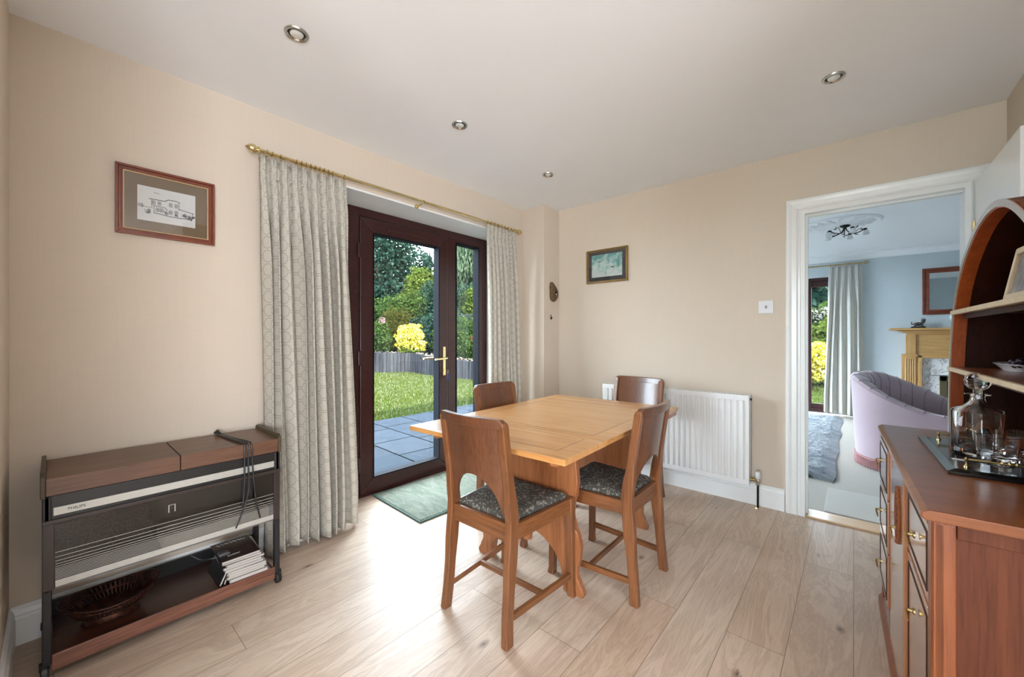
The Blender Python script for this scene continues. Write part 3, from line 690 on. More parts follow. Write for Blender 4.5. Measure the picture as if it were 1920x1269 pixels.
# local: x=0 is the front face, x=-.33 the wall side; y 0..0.74 ; z up
L = .74; D = -.325
B(D, 0, .012, .366, .630, .690).build('lid', M['walnut'], tr_, bevel=.002)
B(D, 0, .369, L-.012, .630, .690).build('lid', M['walnut'], tr_, bevel=.002)
for y in (0, L-.012):
    mb = MB(); mb.prism([(D-.004, .625), (.004, .625), (.004, .698), (-.018, .712), (D+.015, .712), (D-.004, .700)], y, y+.012, 'y'); mb.build('end_cheek', M['olive'], tr_, bevel=.002)
for y, nm in ((.004, 'a'), (L-.026, 'b')):
    mb = MB(); mb.box(-.030, -.002, y, y+.022, .055, .628); mb.box(D, D+.028, y, y+.022, .055, .628); mb.box(D, -.002, y+.004, y+.018, .30, .628)
    mb.build('end_frame', M['charcoal'], tr_, bevel=.003)
B(-.022, -.004, .024, L-.024, .548, .628).build('fascia', M['black'], tr_)
st = B(-.005, .0, .030, L-.030, .561, .588).build('light_strip', M['alu'], tr_)
Mt = Matrix.Translation((.0004, .062, .5705)) @ Matrix(((0, 0, 1, 0), (1, 0, 0, 0), (0, 1, 0, 0), (0, 0, 0, 1)))
text_part('PHILIPS', .0135, M['ink'], Mt, st)
# cabinet body
mb = MB(); mb.box(D, -.022, .026, L-.026, .300, .306); mb.box(D, D+.006, .026, L-.026, .306, .628)
mb.box(D, -.024, .022, .026, .300, .628); mb.box(D, -.024, L-.026, L-.022, .300, .628)
mb.build('cabinet', plain('grey enamelled metal', C(120, 119, 117), .4, .2), tr_)
B(-.26, -.16, .035, .30, .325, .500).build('speckled_panel', (lambda: (lambda m, nt, b, o: (setp(b, .5), nt.links.new(ramp(nt, noise(nt, mapped(nt), 260, 2), [(.45, C(26, 26, 32)), (.62, C(88, 88, 100))]), b.inputs['Base Color']), m)[-1])(*newmat('speckled dark enamel')))(), tr_)
B(-.20, -.05, .32, L-.035, .306, .36).build('hot_plate', M['alu'], tr_, bevel=.004)
M['smoke'] = glassy('smoked glass', (.74, .72, .70, 1))
gd = B(-.008, -.004, .028, L-.026, .312, .540).build('glass_front', M['smoke'], tr_)
mb = MB(); mb.box(-.014, .004, .004, L-.004, .533, .548); mb.box(-.012, .001, .004, .032, .308, .533); mb.box(-.012, .001, L-.030, L-.006, .308, .533)
mb.build('door_frame', plain('dark brown trim', C(52, 42, 38), .35), gd, bevel=.002)
mb = MB(); z = .432; dz = .0165
for k in range(16):
    mb.box(-.0038, -.0032, .034, L-.032, z, z+.0016); z -= dz; dz = max(.0052, dz*.80)
mb.build('printed_lines', M['alu'], gd)
B(-.0040, -.0030, .034, L-.032, .314, .335).build('pale_band', M['alu'], gd)
mb = MB(); mb.box(-.0036, -.0030, .33, .333, .47, .50); mb.box(-.0036, -.0030, .349, .352, .47, .50); mb.box(-.0036, -.003, .33, .352, .498, .5); mb.build('latch_mark', M['alu'], gd)
# lower shelf, feet
mb = MB(); mb.box(D+.005, -.004, .026, L-.026, .050, .078); mb.build('shelf', M['walnut_red'], tr_, bevel=.002)
mb = MB(); mb.box(-.006, .002, .026, L-.026, .034, .088); mb.build('shelf_edge', M['walnut_f'], tr_, bevel=.002)
B(D, D+.008, .026, L-.026, .078, .135).build('back_rail', M['black'], tr_)
for y in (.010, L-.010):
    for x in (-.016, D+.014):
        c_ = MB(); c_.lathe([(.001, -.010), (.026, -.010), (.028, -.006), (.028, .006), (.026, .010), (.001, .010)], 16, M=Matrix.Translation((x, y, .028)) @ Matrix.Rotation(PI/2, 4, 'X')); c_.box(x-.010, x+.010, y-.013, y+.013, .040, .062)
        c_.build('castor', M['black'], tr_)

# cable lying over the lid
cb = empty('power_cable', (-2.07, -.03, 0), 0, 'black mains cable draped over the trolley lid and hanging down its glass front', 'cable')
Yc = .60
def catm(P, n=10):
    P = [Vector(p) for p in P]; P = [P[0]*2-P[1]]+P+[P[-1]*2-P[-2]]; out = []
    for i in range(1, len(P)-2):
        for k in range(n):
            t = k/n; a, b_, c, d = P[i-1:i+3]
            out.append(.5*((2*b_)+(c-a)*t+(2*a-5*b_+4*c-d)*t*t+(3*b_-a-3*c+d)*t**3))
    return out+[P[-2]]
for j, (dy, zlow, dd) in enumerate(((0, .33, -.045), (.014, .345, .035), (-.012, .43, -.01))):
    P_ = [(D+.01, .555+dy*.3, .700), (D+.1, .565+dy*.5, .698), (-.10, .583+dy*.7, .698), (-.02, .596+dy, .697), (.007, .60+dy, .685), (.010, .602+dy*1.2, .60), (.010, .604+dy*1.5, .50), (.010, .602+dy*1.5+dd*.3, .42), (.010, .60+dy+dd, zlow)]
    MB().tube(catm(P_, 8), .0034, 8).build('flex', M['black'], cb, smooth=True)
MB().tube([(D+.004, .552, .698), (D+.03, .556, .712), (D+.05, .562, .700)], .006, 8).build('cable_knot', M['black'], cb, smooth=True)
MB().tube(catm([(-.10, .42, .225), (-.09, .45, .20), (-.09, .48, .190), (-.085, .51, .187)], 8), .0034, 8).build('flex', M['black'], cb, smooth=True)
MB().box(-.105, -.065, .51, .55, .168, .205).build('plug', plain('grey plug', C(82, 82, 84), .5), cb, bevel=.008)

# magazines on the trolley shelf
covers = [C(52, 36, 34), C(188, 184, 176), C(150, 146, 140), C(60, 56, 56), C(190, 186, 178), C(172, 166, 158), C(186, 182, 174), C(120, 112, 108), C(190, 186, 180), C(176, 170, 162)]
z = .0795; pg = plain('page edges', C(196, 190, 182), .8, var=.12, nscale=300)
th = [.010, .013, .011, .012, .010, .013, .012, .010, .009, .011]
ML_ = ['pale magazine lying lowest in the stack, flat on the trolley shelf']+['cream-edged magazine in the trolley shelf stack, %s' % q for q in ('second from the bottom', 'third from the bottom', 'fourth from the bottom', 'fifth from the bottom', 'fifth from the top', 'fourth from the top', 'third from the top')]+['pale magazine second from the top of the trolley shelf stack', 'dark glossy magazine with pale title lettering, topmost on the trolley shelf']
for k in range(10):
    i = 9-k; t_ = th[k]
    mg = empty('magazine', (-2.175+.004*math.sin(k*2.1), .590-.010*k*.35+.006*math.cos(k*1.7), z), math.radians(2*math.sin(k*3)-3),
               ML_[k],
               'magazine', 'magazines stacked on the trolley shelf')
    B(-.103, .100, -.072, .070, .0008, t_-.0008).build('pages', pg, mg)
    mc = MB(); mc.box(-.105, .102, -.074, .072, t_-.0008, t_); mc.box(-.105, .102, -.074, .072, 0, .0008); mc.box(-.105, .102, -.0755, -.074, 0, t_)
    mc.build('cover', plain('magazine cover %d' % k, covers[i], .25, coat=.4, var=.2, nscale=25), mg)
    if k == 9:
        r2 = random.Random(8); mk_ = MB()
        for x0_, ln_, hh_ in ((-.075, 9, .016), (.058, 7, .009), (.035, 2, .012)):
            y0_ = -.060 if hh_ > .013 else -.045
            pts_ = [(x0_-hh_*math.sin(2.6*q)*r2.uniform(.5, 1), y0_+.0042*q*(hh_/.010)+.002*math.cos(4*q), t_+.0008) for q in range(ln_*2)]
            mk_.tube(pts_, .0009, 5)
        mk_.build('cover_scrawl', M['plastic'], mg)
    z += t_+.0003
for k, (yy, a) in enumerate(((.492, -18), (.476, -24))):
    bk = empty('folder', (-2.20, yy, .080), 0, ('dark spined booklet leaning against the magazine stack' if k == 0 else 'outer dark booklet leaning at the left of the magazine stack'), 'booklet', 'dark booklets leaning on the magazine stack')
    Mx = Matrix.Rotation(math.radians(a), 4, 'X')
    MB().box(-.09, .10, -.004, .004, 0, .115, Mx).build('cover', M['black'], bk)
    MB().box(-.088, .101, -.0025, .0025, .002, .113, Mx).build('pages', pg, bk)

# pierced copper dish on the trolley shelf
ds = empty('pierced_dish', (-2.215, .150, .0785), math.radians(0), 'oval pierced dark copper dish on a foot, left on the trolley shelf', 'dish')
m, nt, b, o = newmat('dark tarnished copper'); setp(b, .45, .75)
nc = noise(nt, mapped(nt), 40, 5, .7); nt.links.new(ramp(nt, nc, [(.35, C(44, 28, 24)), (.6, C(92, 56, 44)), (.8, C(132, 84, 62))]), b.inputs['Base Color']); bump(nt, b, nc, .5, .004); M['copper'] = m
def oval(rx, ry, z, n=48, tilt=.0): return [(rx*math.cos(2*PI*k/n), ry*math.sin(2*PI*k/n), z+tilt*math.cos(4*PI*k/n)) for k in range(n)]
MB().rings([oval(.052, .080, 0), oval(.056, .085, .004), oval(.045, .070, .012), oval(.042, .062, .022)]).build('foot', M['copper'], ds, smooth=True)
mb = MB(); mb.rings([oval(.042, .062, .022), oval(.06, .085, .028), oval(.078, .105, .042), oval(.074, .101, .046), oval(.056, .08, .034), oval(.03, .05, .030)]); mb.build('bowl', M['copper'], ds, smooth=True)
mb = MB()
n = 60
for k in range(n):
    t = 2*PI*k/n; t2 = 2*PI*(k+.45)/n; 
    def pt(t, f): return (.078+.030*f)*math.cos(t), (.105+.034*f)*math.sin(t), .042+.050*f+.012*f*math.cos(2*t+PI)
    a, b_, c, d = pt(t, 0), pt(t2, 0), pt(t2+.06, 1), pt(t+.06, 1)
    mb.add([a, b_, c, d, tuple(x*.97 for x in a[:2])+(a[2],), tuple(x*.97 for x in b_[:2])+(b_[2],), tuple(x*.97 for x in c[:2])+(c[2],), tuple(x*.97 for x in d[:2])+(d[2],)], [(0, 1, 2, 3), (7, 6, 5, 4), (0, 4, 5, 1), (1, 5, 6, 2), (2, 6, 7, 3), (3, 7, 4, 0)])
mb.rings([[( (.078+.030*f+w_)*math.cos(2*PI*k/n), (.105+.034*f+w_)*math.sin(2*PI*k/n), .042+.050*f+h_+.012*f*math.cos(4*PI*k/n+PI)) for f, w_, h_ in ((1, 0, 0), (1, .006, .001), (1, .006, .006), (1, -.001, .005))] for k in range(n)], loop=True)
mb.rings([[( (.078+.030*f+w_)*math.cos(2*PI*k/n), (.105+.034*f+w_)*math.sin(2*PI*k/n), .042+.050*f+h_+.012*f*math.cos(4*PI*k/n+PI)) for f, w_, h_ in ((.5, -.002, 0), (.5, .003, .001), (.5, .003, .006), (.5, -.002, .005))] for k in range(n)], loop=True)
mb.build('pierced_rim', M['copper'], ds, smooth=True)

# ------------------------------------------------------------------ sideboard (base) and arched shelf top
db = empty('sideboard', (.121, 1.271, 0), math.radians(1.7), 'reddish oak sideboard with brass drop handles along the right wall', 'sideboard')
LN = 1.10; DP = .46
mb = MB(); mb.prism([(-.008, .772), (0, .766), (DP, .766), (DP, .79), (.004, .79), (-.008, .782)], -.008, LN+.005, 'y'); mb.build('top', M['dresser'], db, bevel=.003)
B(.010, .048, .0, .050, .03, .766).build('corner_post', M['dresser_v'], db, bevel=.006)
B(DP-.045, DP-.01, .0, .050, .03, .766).build('corner_post', M['dresser_v'], db, bevel=.004)
B(.048, DP-.045, .006, .022, .05, .766).build('end_panel', M['dresser_side'], db)
B(.048, DP-.045, .001, .02, .735, .766).build('end_rail', M['dresser_side'], db, bevel=.002)
mb = MB(); mb.box(.028, DP-.012, .02, LN-.01, .06, .766); mb.build('carcass', M['dresser_v'], db)
mb = MB(); mb.box(.0, DP-.01, .0, LN, .0, .045); mb.prism([(-.006, .0), (-.006, .040), (.004, .055), (.02, .060), (.02, 0)], 0.0, LN, 'y'); mb.build('plinth', M['dresser_v'], db, bevel=.003)
mb = MB(); mb.box(.012, .03, .0, .035, .05, .766); mb.box(.012, .03, .372, .385, .05, .766); mb.box(.002, .03, .735, .752, .05, .766); mb.box(.004, .03, 1.055, 1.10, .05, .766); mb.box(.012, .03, .03, .37, .545, .56); mb.box(.012, .03, .03, .37, .742, .766); mb.box(.01, .03, .37, 1.09, .752, .766)
mb.build('face_frame', M['dresser_v'], db, bevel=.002)
def drop_handle(par, x, y, z):
    h = empty('handle', (x, y, z)); h.parent = par
    MB().lathe([(.009, 0), (.009, .003), (.005, .005), (.0035, .014), (.0055, .016), (.004, .019)], 10, M=Matrix.Rotation(-PI/2, 4, 'Y')).build('stem', M['antique'], h, smooth=True)
    MB().tube([(-.016, 0, .003), (-.018, 0, -.003), (-.015, 0, -.014), (-.013, 0, -.030)], .0025, 8, [.002, .0025, .0035, .002]).build('drop', M['antique'], h, smooth=True)
def front(name, y0, y1, z0, z1, x, hy, hz):
    p = empty(name, (0, 0, 0)); p.parent = db
    B(x, x+.022, y0, y1, z0, z1).build('panel', M['dresser_front'], p, bevel=.002)
    mb = MB().frame(y0+.018, y1-.018, z0+.018, z1-.018, .008, x-.0015, x+.001, 'x'); mb.build('moulding', M['dresser_dark'], p, bevel=.002)
    drop_handle(p, x-.004, hy, hz); return p
front('drawer', .037, .370, .562, .740, .010, .20, .655)
front('door', .037, .370, .065, .543, .010, .20, .455)
front('drawer', .754, 1.053, .565, .750, -.004, .90, .680)
front('drawer', .754, 1.053, .365, .560, -.004, .90, .480)
front('drawer', .754, 1.053, .165, .360, -.004, .90, .275)
dd = empty('door', (0, 0, 0)); dd.parent = db
B(.002, .026, .387, .733, .062, .750).build('panel', M['dresser_front'], dd, bevel=.002)
drop_handle(dd, .000, .50, .560)
# carved oval boss
mb = MB(); cy, cz = .49, .605
for a_, r_ in ((1, .0045), (.72, .003)):
    mb.tube([(.000, cy+.045*a_*math.cos(t), cz+.082*a_*math.sin(t)) for t in np.linspace(0, 2*PI, 33)[:-1]], r_, 8, closed=True)
for t in np.linspace(0, 2*PI, 13)[:-1]: mb.sphere((.001, cy+.022*math.cos(t), cz+.044*math.sin(t)), .006, 8, 6, (.8, .7, 1.3))
for k in (-1, 1): mb.sphere((.0, cy, cz+k*.085), .008, 8, 6)
mb.build('carved_oval', M['dresser_v'], dd, smooth=True)

# arched shelf unit standing on the sideboard.  local coordinates: sideboard frame
hu = empty('arched_shelf_unit', (.121, 1.271, 0), math.radians(1.7), 'boat-shaped arched oak shelf unit standing on the back of the sideboard', 'shelf unit')
XF = .202; XB = .452; YC = .505
prof = [(.565, .792), (.563, .90), (.556, 1.00), (.541, 1.10), (.515, 1.20), (.482, 1.28), (.425, 1.365), (.345, 1.438), (.250, 1.495), (.150, 1.537), (.060, 1.556), (0, 1.560)]
def cr2(P, n=6): return [(v.x, v.y) for v in catm([(a, b_, 0) for a, b_ in P], n)]
half = cr2(prof)
full = [(YC+y*1.0, z) for y, z in half]+[(YC-y*.86, z) for y, z in reversed(half[:-1])]
def inset(P, d):
    out = []
    for i, p in enumerate(P):
        a = P[max(i-1, 0)]; b_ = P[min(i+1, len(P)-1)]; tx, tz = b_[0]-a[0], b_[1]-a[1]; l_ = math.hypot(tx, tz); out.append((p[0]+d*(-tz/l_)*-1*-1, p[1]+d*(tx/l_)*1)) 
    return out
inn = inset(full, .018); 
if abs(inn[0][0]-YC) > abs(full[0][0]-YC): inn = inset(full, -.018)
mb = MB(); rs = []
for (a, b_), (c, d) in zip(full, inn): rs.append([(XF, a, b_), (XB, a, b_), (XB, c, d), (XF, c, d)])
mb.rings(rs).build('arched_frame', M['dresser_dark'], hu)
inn2 = inset(full, .022 if inn == inset(full, .018) else -.022)
MB().rings([[(XF-.002, a, b_), (XF+.034, a, b_), (XF+.034, c, d), (XF-.002, c, d)] for (a, b_), (c, d) in zip(full, inn2)]).build('front_lipping', M['dresser_arch'], hu, bevel=.001)
mb = MB(); rs = []
inn3 = inset(full, .0185 if inn == inset(full, .018) else -.0185)
out3 = inset(full, -.001 if inn == inset(full, .018) else .001)
for (a, b_), (c, d) in zip(out3, inn3): rs.append([(XF-.005, a, b_), (XF-.0022, a, b_), (XF-.0022, c, d), (XF-.005, c, d)])
mb.rings(rs).build('sheen_front_edge', plain('oak edge with painted sheen', C(150, 138, 128), .3, coat=.3, var=.15, nscale=60), hu)  # reflected door light on the front edge is painted in as pale grey
mb = MB(); poly = full; mb.prism(poly, XB-.008, XB, 'x'); mb.build('back_panel', M['dresser_dark'], hu)
def ywid(z):
    for (a, b_), (c, d) in zip(half, half[1:]):
        if b_ <= z <= d: t = (z-b_)/(d-b_); return a+(c-a)*t
    return 0
for z in (1.045, 1.262):
    wv = ywid(z); y0, y1 = YC-wv*.86+.016, YC+wv-.016
    B(XF+.004, XB-.008, y0, y1, z-.004, z+.010).build('shelf', M['dresser'], hu)
    B(XF-.012, XF+.004, y0-.004, y1+.004, z-.005, z+.011).build('shelf_edge', M['shelf_edge'], hu, bevel=.003)
    B(XF+.02, XF+.035, y0, y1, z-.020, z-.004).build('shelf_rail', M['dresser_dark'], hu)
B(XB-.022, XB-.008, YC-.46, YC+.545, .792, .852).build('bottom_rail', M['dresser_arch'], hu)

# ---- things on the shelves / sideboard (same oriented frame for placement)
RD = Matrix.Translation((.121, 1.271, 0)) @ Matrix.Rotation(math.radians(1.7), 4, 'Z')
def on(x, y, z): v = RD @ Vector((x, y, z)); return tuple(v)
dh = empty('dish', on(.33, .87, 1.056), math.radians(1.7), 'white boat-shaped dish on the lower shelf of the arched unit', 'dish')
mb = MB(); mb.rings([oval(.030, .075, 0), oval(.032, .08, .004), oval(.048, .125, .022), oval(.052, .135, .024), oval(.049, .128, .026), oval(.03, .075, .008), oval(.01, .03, .007)]); mb.build('dish_body', plain('glazed white china', C(222, 222, 224), .15, coat=.5), dh, smooth=True)
tk = empty('trinket_bundle', on(.33, .82, 1.063), 0, 'small dark beads and trinkets lying in the white dish', 'trinkets', kind=None)
mb = MB(); r3 = random.Random(5)
for _ in range(26): mb.sphere((r3.uniform(-.025, .025), r3.uniform(-.06, .05), .010+r3.uniform(0, .022)), r3.uniform(.006, .010), 8, 6)
mb.build('beads', plain('dark glass beads', C(38, 34, 50), .15, coat=.5, var=.5, nscale=120), tk, smooth=True)
pf = empty('photo_frame', on(.232, .435, 1.274), math.radians(1.7), 'cream photo frame leaning on the upper shelf of the arched unit', 'photo frame')
Mx = Matrix.Rotation(math.radians(10), 4, 'Y')
def fr(mb, *a): 
    k = len(mb.v); mb.frame(*a); mb.v[k:] = [tuple(Mx @ Vector(v)) for v in mb.v[k:]]; return mb
fr(MB(), -.10, .085, 0, .15, .018, -.012, 0, 'x').build('frame_moulding', M['shelf_edge'], pf, bevel=.002)
MB().box(-.004, -.002, -.085, .070, .015, .135, Mx).build('photo', plain('grey photograph', C(120, 112, 110), .3, var=.7, nscale=30), pf)

ty = empty('tray', (.0, .0, .790), 0, 'black tray with brass rail handles on the sideboard', 'tray')
ty.matrix_world = Matrix.Translation((.199, 1.636, .790)) @ Matrix.Rotation(math.radians(1.7), 4, 'Z')
mb = MB(); W_, H_ = .235, .495
def rect(i, z): return [(i, i, z), (W_-i, i, z), (W_-i, H_-i, z), (i, H_-i, z)]
mb.rings([rect(.002, 0), rect(0, .003), rect(0, .008), rect(.018, .014)]); mb.build('tray_base', plain('black gloss lacquer', C(20, 22, 24), .12, coat=.6), ty)
for y in (.055, H_-.055):
    hh = empty('rail_handle', (0, 0, 0)); hh.parent = ty
    for x in (.045, .20): MB().lathe([(.006, 0), (.006, .003), (.003, .006), (.003, .020), (.005, .023), (.001, .028)], 10, (x, y, .014)).build('post', M['brass'], hh, smooth=True)
    MB().tube([(.04, y, .036), (.205, y, .036)], .0035, 10, None).build('rail', M['antique'], hh, smooth=True)
    mb = MB()
    for x in (.11, .123, .136): mb.lathe([(.001, -.006), (.0065, 0), (.001, .006)], 10, M=Matrix.Translation((x, y, .036)) @ Matrix.Rotation(PI/2, 4, 'Y'))
    mb.build('rail_beads', M['brass'], hh, smooth=True)
lb = B(.03, .06, .13, .15, .0145, .0150).build('price_label', M['paper'], ty)

# crystal
m, nt, b, o = newmat('clear crystal glass'); b.inputs['Transmission Weight'].default_value = 1; b.inputs['Roughness'].default_value = .0; b.inputs['IOR'].default_value = 1.5; b.inputs['Base Color'].default_value = (.98, .985, .99, 1)
M['crystal'] = m
def sqring(h, z, c=.22, rot=0, n=6):   # square with chamfered/rounded corners
    out = []
    for q in range(4):
        a0 = q*PI/2
        for k in range(n):
            a = a0+(k+.5)/n*PI/2; ca, sa = math.cos(a), math.sin(a)
            p = 5.5; r_ = h/((abs(ca)**p+abs(sa)**p)**(1/p)); out.append((r_*math.cos(a+rot), r_*math.sin(a+rot), z))
    return out
dc = empty('decanter', (.293, 1.885, .8045), math.radians(48), 'square cut crystal decanter with a faceted ball stopper on the black tray', 'decanter')
mb = MB(); R_ = lambda r, z, n=24: [(r*math.cos(2*PI*(k+.5)/n), r*math.sin(2*PI*(k+.5)/n), z) for k in range(n)]
mb.rings([sqring(.040, 0), sqring(.046, .004), sqring(.048, .018), sqring(.048, .132), sqring(.044, .142), R_(.030, .152), R_(.019, .166), R_(.015, .180), R_(.017, .186), R_(.028, .188), R_(.028, .191), R_(.016, .193),
          R_(.0105, .193), R_(.0105, .170), R_(.020, .156), R_(.034, .144), sqring(.040, .132), sqring(.042, .030), sqring(.036, .020)])
mb.build('bottle', M['crystal'], dc, smooth=True)
sp = MB(); n = 10
sp.rings([R_(.009, .176, n), R_(.010, .196, n), R_(.010, .202, n), R_(.020, .208, n), R_(.028, .220, n), R_(.030, .231, n), R_(.027, .243, n), R_(.016, .253, n), R_(.004, .256, n)])
sp.build('stopper', M['crystal'], dc)
GL = [((.318, 1.800), 40, 'cut crystal tumbler on the tray, in front of the decanter'), ((.378, 1.925), 48, 'cut crystal tumbler on the tray, seen through the decanter behind it'), ((.352, 1.765), 30, 'cut crystal tumbler at the right front of the tray, beside the other tumbler')]
gm = MB(); gm.rings([sqring(.030, 0), sqring(.033, .003), sqring(.036, .078), sqring(.0345, .079), sqring(.031, .022), sqring(.024, .018)])
g0 = gm.build('tumbler', M['crystal'], None, smooth=True, group='crystal tumblers on the tray')
for i, ((x, y), a, l_) in enumerate(GL[:2]):
    o = g0 if i == 0 else g0.copy()
    if i: COL.objects.link(o)
    o.location = (x, y, .8045); o.rotation_euler = (0, 0, math.radians(a)); o['label'] = l_; o['category'] = 'glass'
# ------------------------------------------------------------------ sitting room beyond the doorway
m, nt, b, o = newmat('pale beige carpet'); setp(b, 1, 0, 0, .1)
n2 = noise(nt, mapped(nt), 260, 2); n1 = noise(nt, mapped(nt), 5, 3)
nt.links.new(mix(nt, n2, C(164, 158, 148), C(196, 191, 183)), b.inputs['Base Color']); bump(nt, b, n2, .7, .004); M['carpet'] = m
struct('floor_sitting', B(-2.6, 3.2, 3.30, 7.72, -.1, .010), M['carpet'])
struct('ceiling_sitting', B(-2.8, 3.4, 3.27, 7.9, 2.4, 2.6), M['ceil'])
mb = MB(); mb.box(-2.8, -.262, 3.27, 3.34, 0, 2.4); mb.box(.475, 3.4, 3.27, 3.34, 0, 2.4); mb.box(-.262, .475, 3.27, 3.34, 2.0, 2.4); struct('wall_sitting_near', mb, M['wall_blue'])
mb = MB(); mb.box(-2.8, -1.80, 7.70, 7.90, 0, 2.4); mb.box(.05, 3.4, 7.70, 7.90, 0, 2.4); mb.box(-1.80, .05, 7.70, 7.90, 2.09, 2.4); struct('wall_sitting_far', mb, M['wall_blue'])
mb = MB(); mb.box(-2.8, -2.6, 3.27, 4.2, 0, 2.4); mb.box(-2.8, -2.6, 6.6, 7.9, 0, 2.4); mb.box(-2.8, -2.6, 4.2, 6.6, 0, .2); mb.box(-2.8, -2.6, 4.2, 6.6, 2.2, 2.4); struct('wall_sitting_left', mb, M['wall_blue'])
struct('wall_sitting_right', B(3.2, 3.4, 3.27, 7.9, 0, 2.4), M['wall_blue'])
w1 = empty('window_1', (0, 0, 0), kind='structure')
mb = MB().frame(4.2, 6.6, .2, 2.2, .06, -2.78, -2.70, 'x'); mb.box(-2.78, -2.70, 5.37, 5.43, .26, 2.14); mb.build('window_frame', M['upvc'], w1)
B(-2.745, -2.74, 4.26, 6.54, .26, 2.14).build('pane', M['pane'], w1)
d4 = empty('door_4', (0, 0, 0), kind='structure')
mb = MB().frame(-1.80, .05, .012, 2.09, .05, 7.76, 7.84); mb.build('frame', M['upvc'], d4)
MB().frame(-1.75, -.50, .05, 2.04, .085, 7.775, 7.80).build('door_leaf', M['upvc'], d4, bevel=.003)
MB().frame(-.615, 0, .05, 2.04, .085, 7.80, 7.83).build('door_leaf', M['upvc'], d4, bevel=.003)
B(-1.67, -.58, 7.785, 7.79, .13, 1.96).build('pane', M['pane'], d4); B(-.535, -.08, 7.812, 7.817, .13, 1.96).build('pane', M['pane'], d4)
prof = [(0, 0), (.0, -.095), (.012, -.095), (.016, -.080), (.030, -.062), (.055, -.030), (.075, -.018), (.095, -.014), (.095, 0)]
mb = MB(); mb.rings([[(x, 7.70-t, 2.4+z) for t, z in prof] for x in (-2.6, 3.2)]); struct('trim_4', mb, M['ceil'])
mb = MB(); mb.rings([[(x, 7.70-t, z) for t, z in [(0, .01), (.016, .01), (.016, .11), (.008, .135), (0, .14)]] for x in (.05, .44)]); struct('baseboard_sitting', mb, M['white_satin'])
# threshold mat / carpet strip
mt = empty('carpet_mat', (.27, 3.62, .010), math.radians(0), 'pale beige carpet mat just inside the sitting room doorway', 'mat')
B(-.42, .50, -.265, .275, 0, .008).build('pile', plain('pale woven carpet', C(192, 188, 181), 1, bmp=.7, bscale=300, var=.05, nscale=200), mt, bevel=.004)
# shaggy rug with a lifted near edge
rg_ = empty('shaggy_rug', (-.90, 5.75, .010), 0, 'thick blue-grey shaggy rug on the sitting room carpet, its near edge lifted', 'rug')
m, nt, b, o = newmat('blue grey shag'); setp(b, 1, 0, 0, .05)
n1 = noise(nt, mapped(nt, (1.6, 3.4, 1)), 2.2, 4, .6, .3); n2 = noise(nt, mapped(nt), 110, 3, .6)
nt.links.new(mix(nt, math_(nt, 'MULTIPLY', n2, .8), ramp(nt, n1, [(.35, C(160, 168, 176)), (.5, C(190, 195, 199)), (.7, C(210, 213, 215))]), C(104, 114, 126)), b.inputs['Base Color']); bump(nt, b, n2, 1, .02); M['shag'] = m
nx, ny = 60, 110; vs = []; r4 = np.random.default_rng(3)
jit = r4.uniform(-.006, .006, (ny+1, nx+1))
def rug_lift(u, t): return .045*math.exp(-((t)/.05)**2)*math.exp(-((u-.86)/.11)**2)+.012*math.sin(9*t)*math.exp(-3*t)
for j in range(ny+1):
    t = j/ny
    for i in range(nx+1):
        u = i/nx; ed = min(1, min(u, 1-u)*14, min(t, 1-t)*22+.25)
        vs.append((-.75+1.5*u*1.02+.010*math.sin(23*t)*u, -1.66+3.3*t+.012*math.sin(17*u), .006+.030*ed+max(0, rug_lift(u, t))+jit[j, i]*ed))
top = len(vs); vs += [(x, y, max(.0, z-.030) if z > .05 else .0) for x, y, z in vs]
fs = [(j*(nx+1)+i, j*(nx+1)+i+1, (j+1)*(nx+1)+i+1, (j+1)*(nx+1)+i) for j in range(ny) for i in range(nx)]
fs += [tuple(top+k for k in f[::-1]) for f in fs]
for j in range(ny): 
    a = j*(nx+1); c = a+nx+1; fs.append((a, c, top+c, top+a)); a += nx; c += nx; fs.append((c, a, top+a, top+c))
for i in range(nx): a = i; fs.append((a+1, a, top+a, top+a+1)); a = ny*(nx+1)+i; fs.append((a, a+1, top+a+1, top+a))
mb = MB(); mb.add(vs, fs); mb.build('pile', M['shag'], rg_)

# sitting room curtain and pole
c3 = empty('curtain', (0, 0, 0), 0, 'plain cream pinch-pleated curtain beside the sitting room garden door', 'curtain')
curtain('drape', c3, M['curtain_plain'], 'x', -.275, .085, -.345, .135, -7.59, 2.215, .035, 5, .022, .055, 13, header=.13)
p3 = empty('curtain_pole', (0, 7.60, 2.245), 0, 'antique brass curtain pole with a cage finial on the blue sitting room wall', 'curtain pole')
MB().tube([(-1.95, 0, 0), (.105, 0, 0)], .010, 10).build('pole', M['antique'], p3, smooth=True)
mb = MB()
for k in range(6): 
    a = k*PI/3; mb.tube([(.105+.06*t, math.cos(a+t*2)*.024*math.sin(PI*t), math.sin(a+t*2)*.024*math.sin(PI*t)) for t in np.linspace(0, 1, 9)], .003, 6)
mb.sphere((.165, 0, 0), .006, 8, 6); mb.build('finial', M['antique'], p3, smooth=True)
for k in range(7): MB().tube([(-.26+.055*k, .016*math.cos(t), -.006+.016*math.sin(t)) for t in np.linspace(0, 2*PI, 15)[:-1]], .003, 6, closed=True).build('curtain_ring', M['antique'], p3, smooth=True)
MB().tube([(.06, 0, -.008), (.06, .09, -.008)], .006, 8).build('bracket', M['antique'], p3)

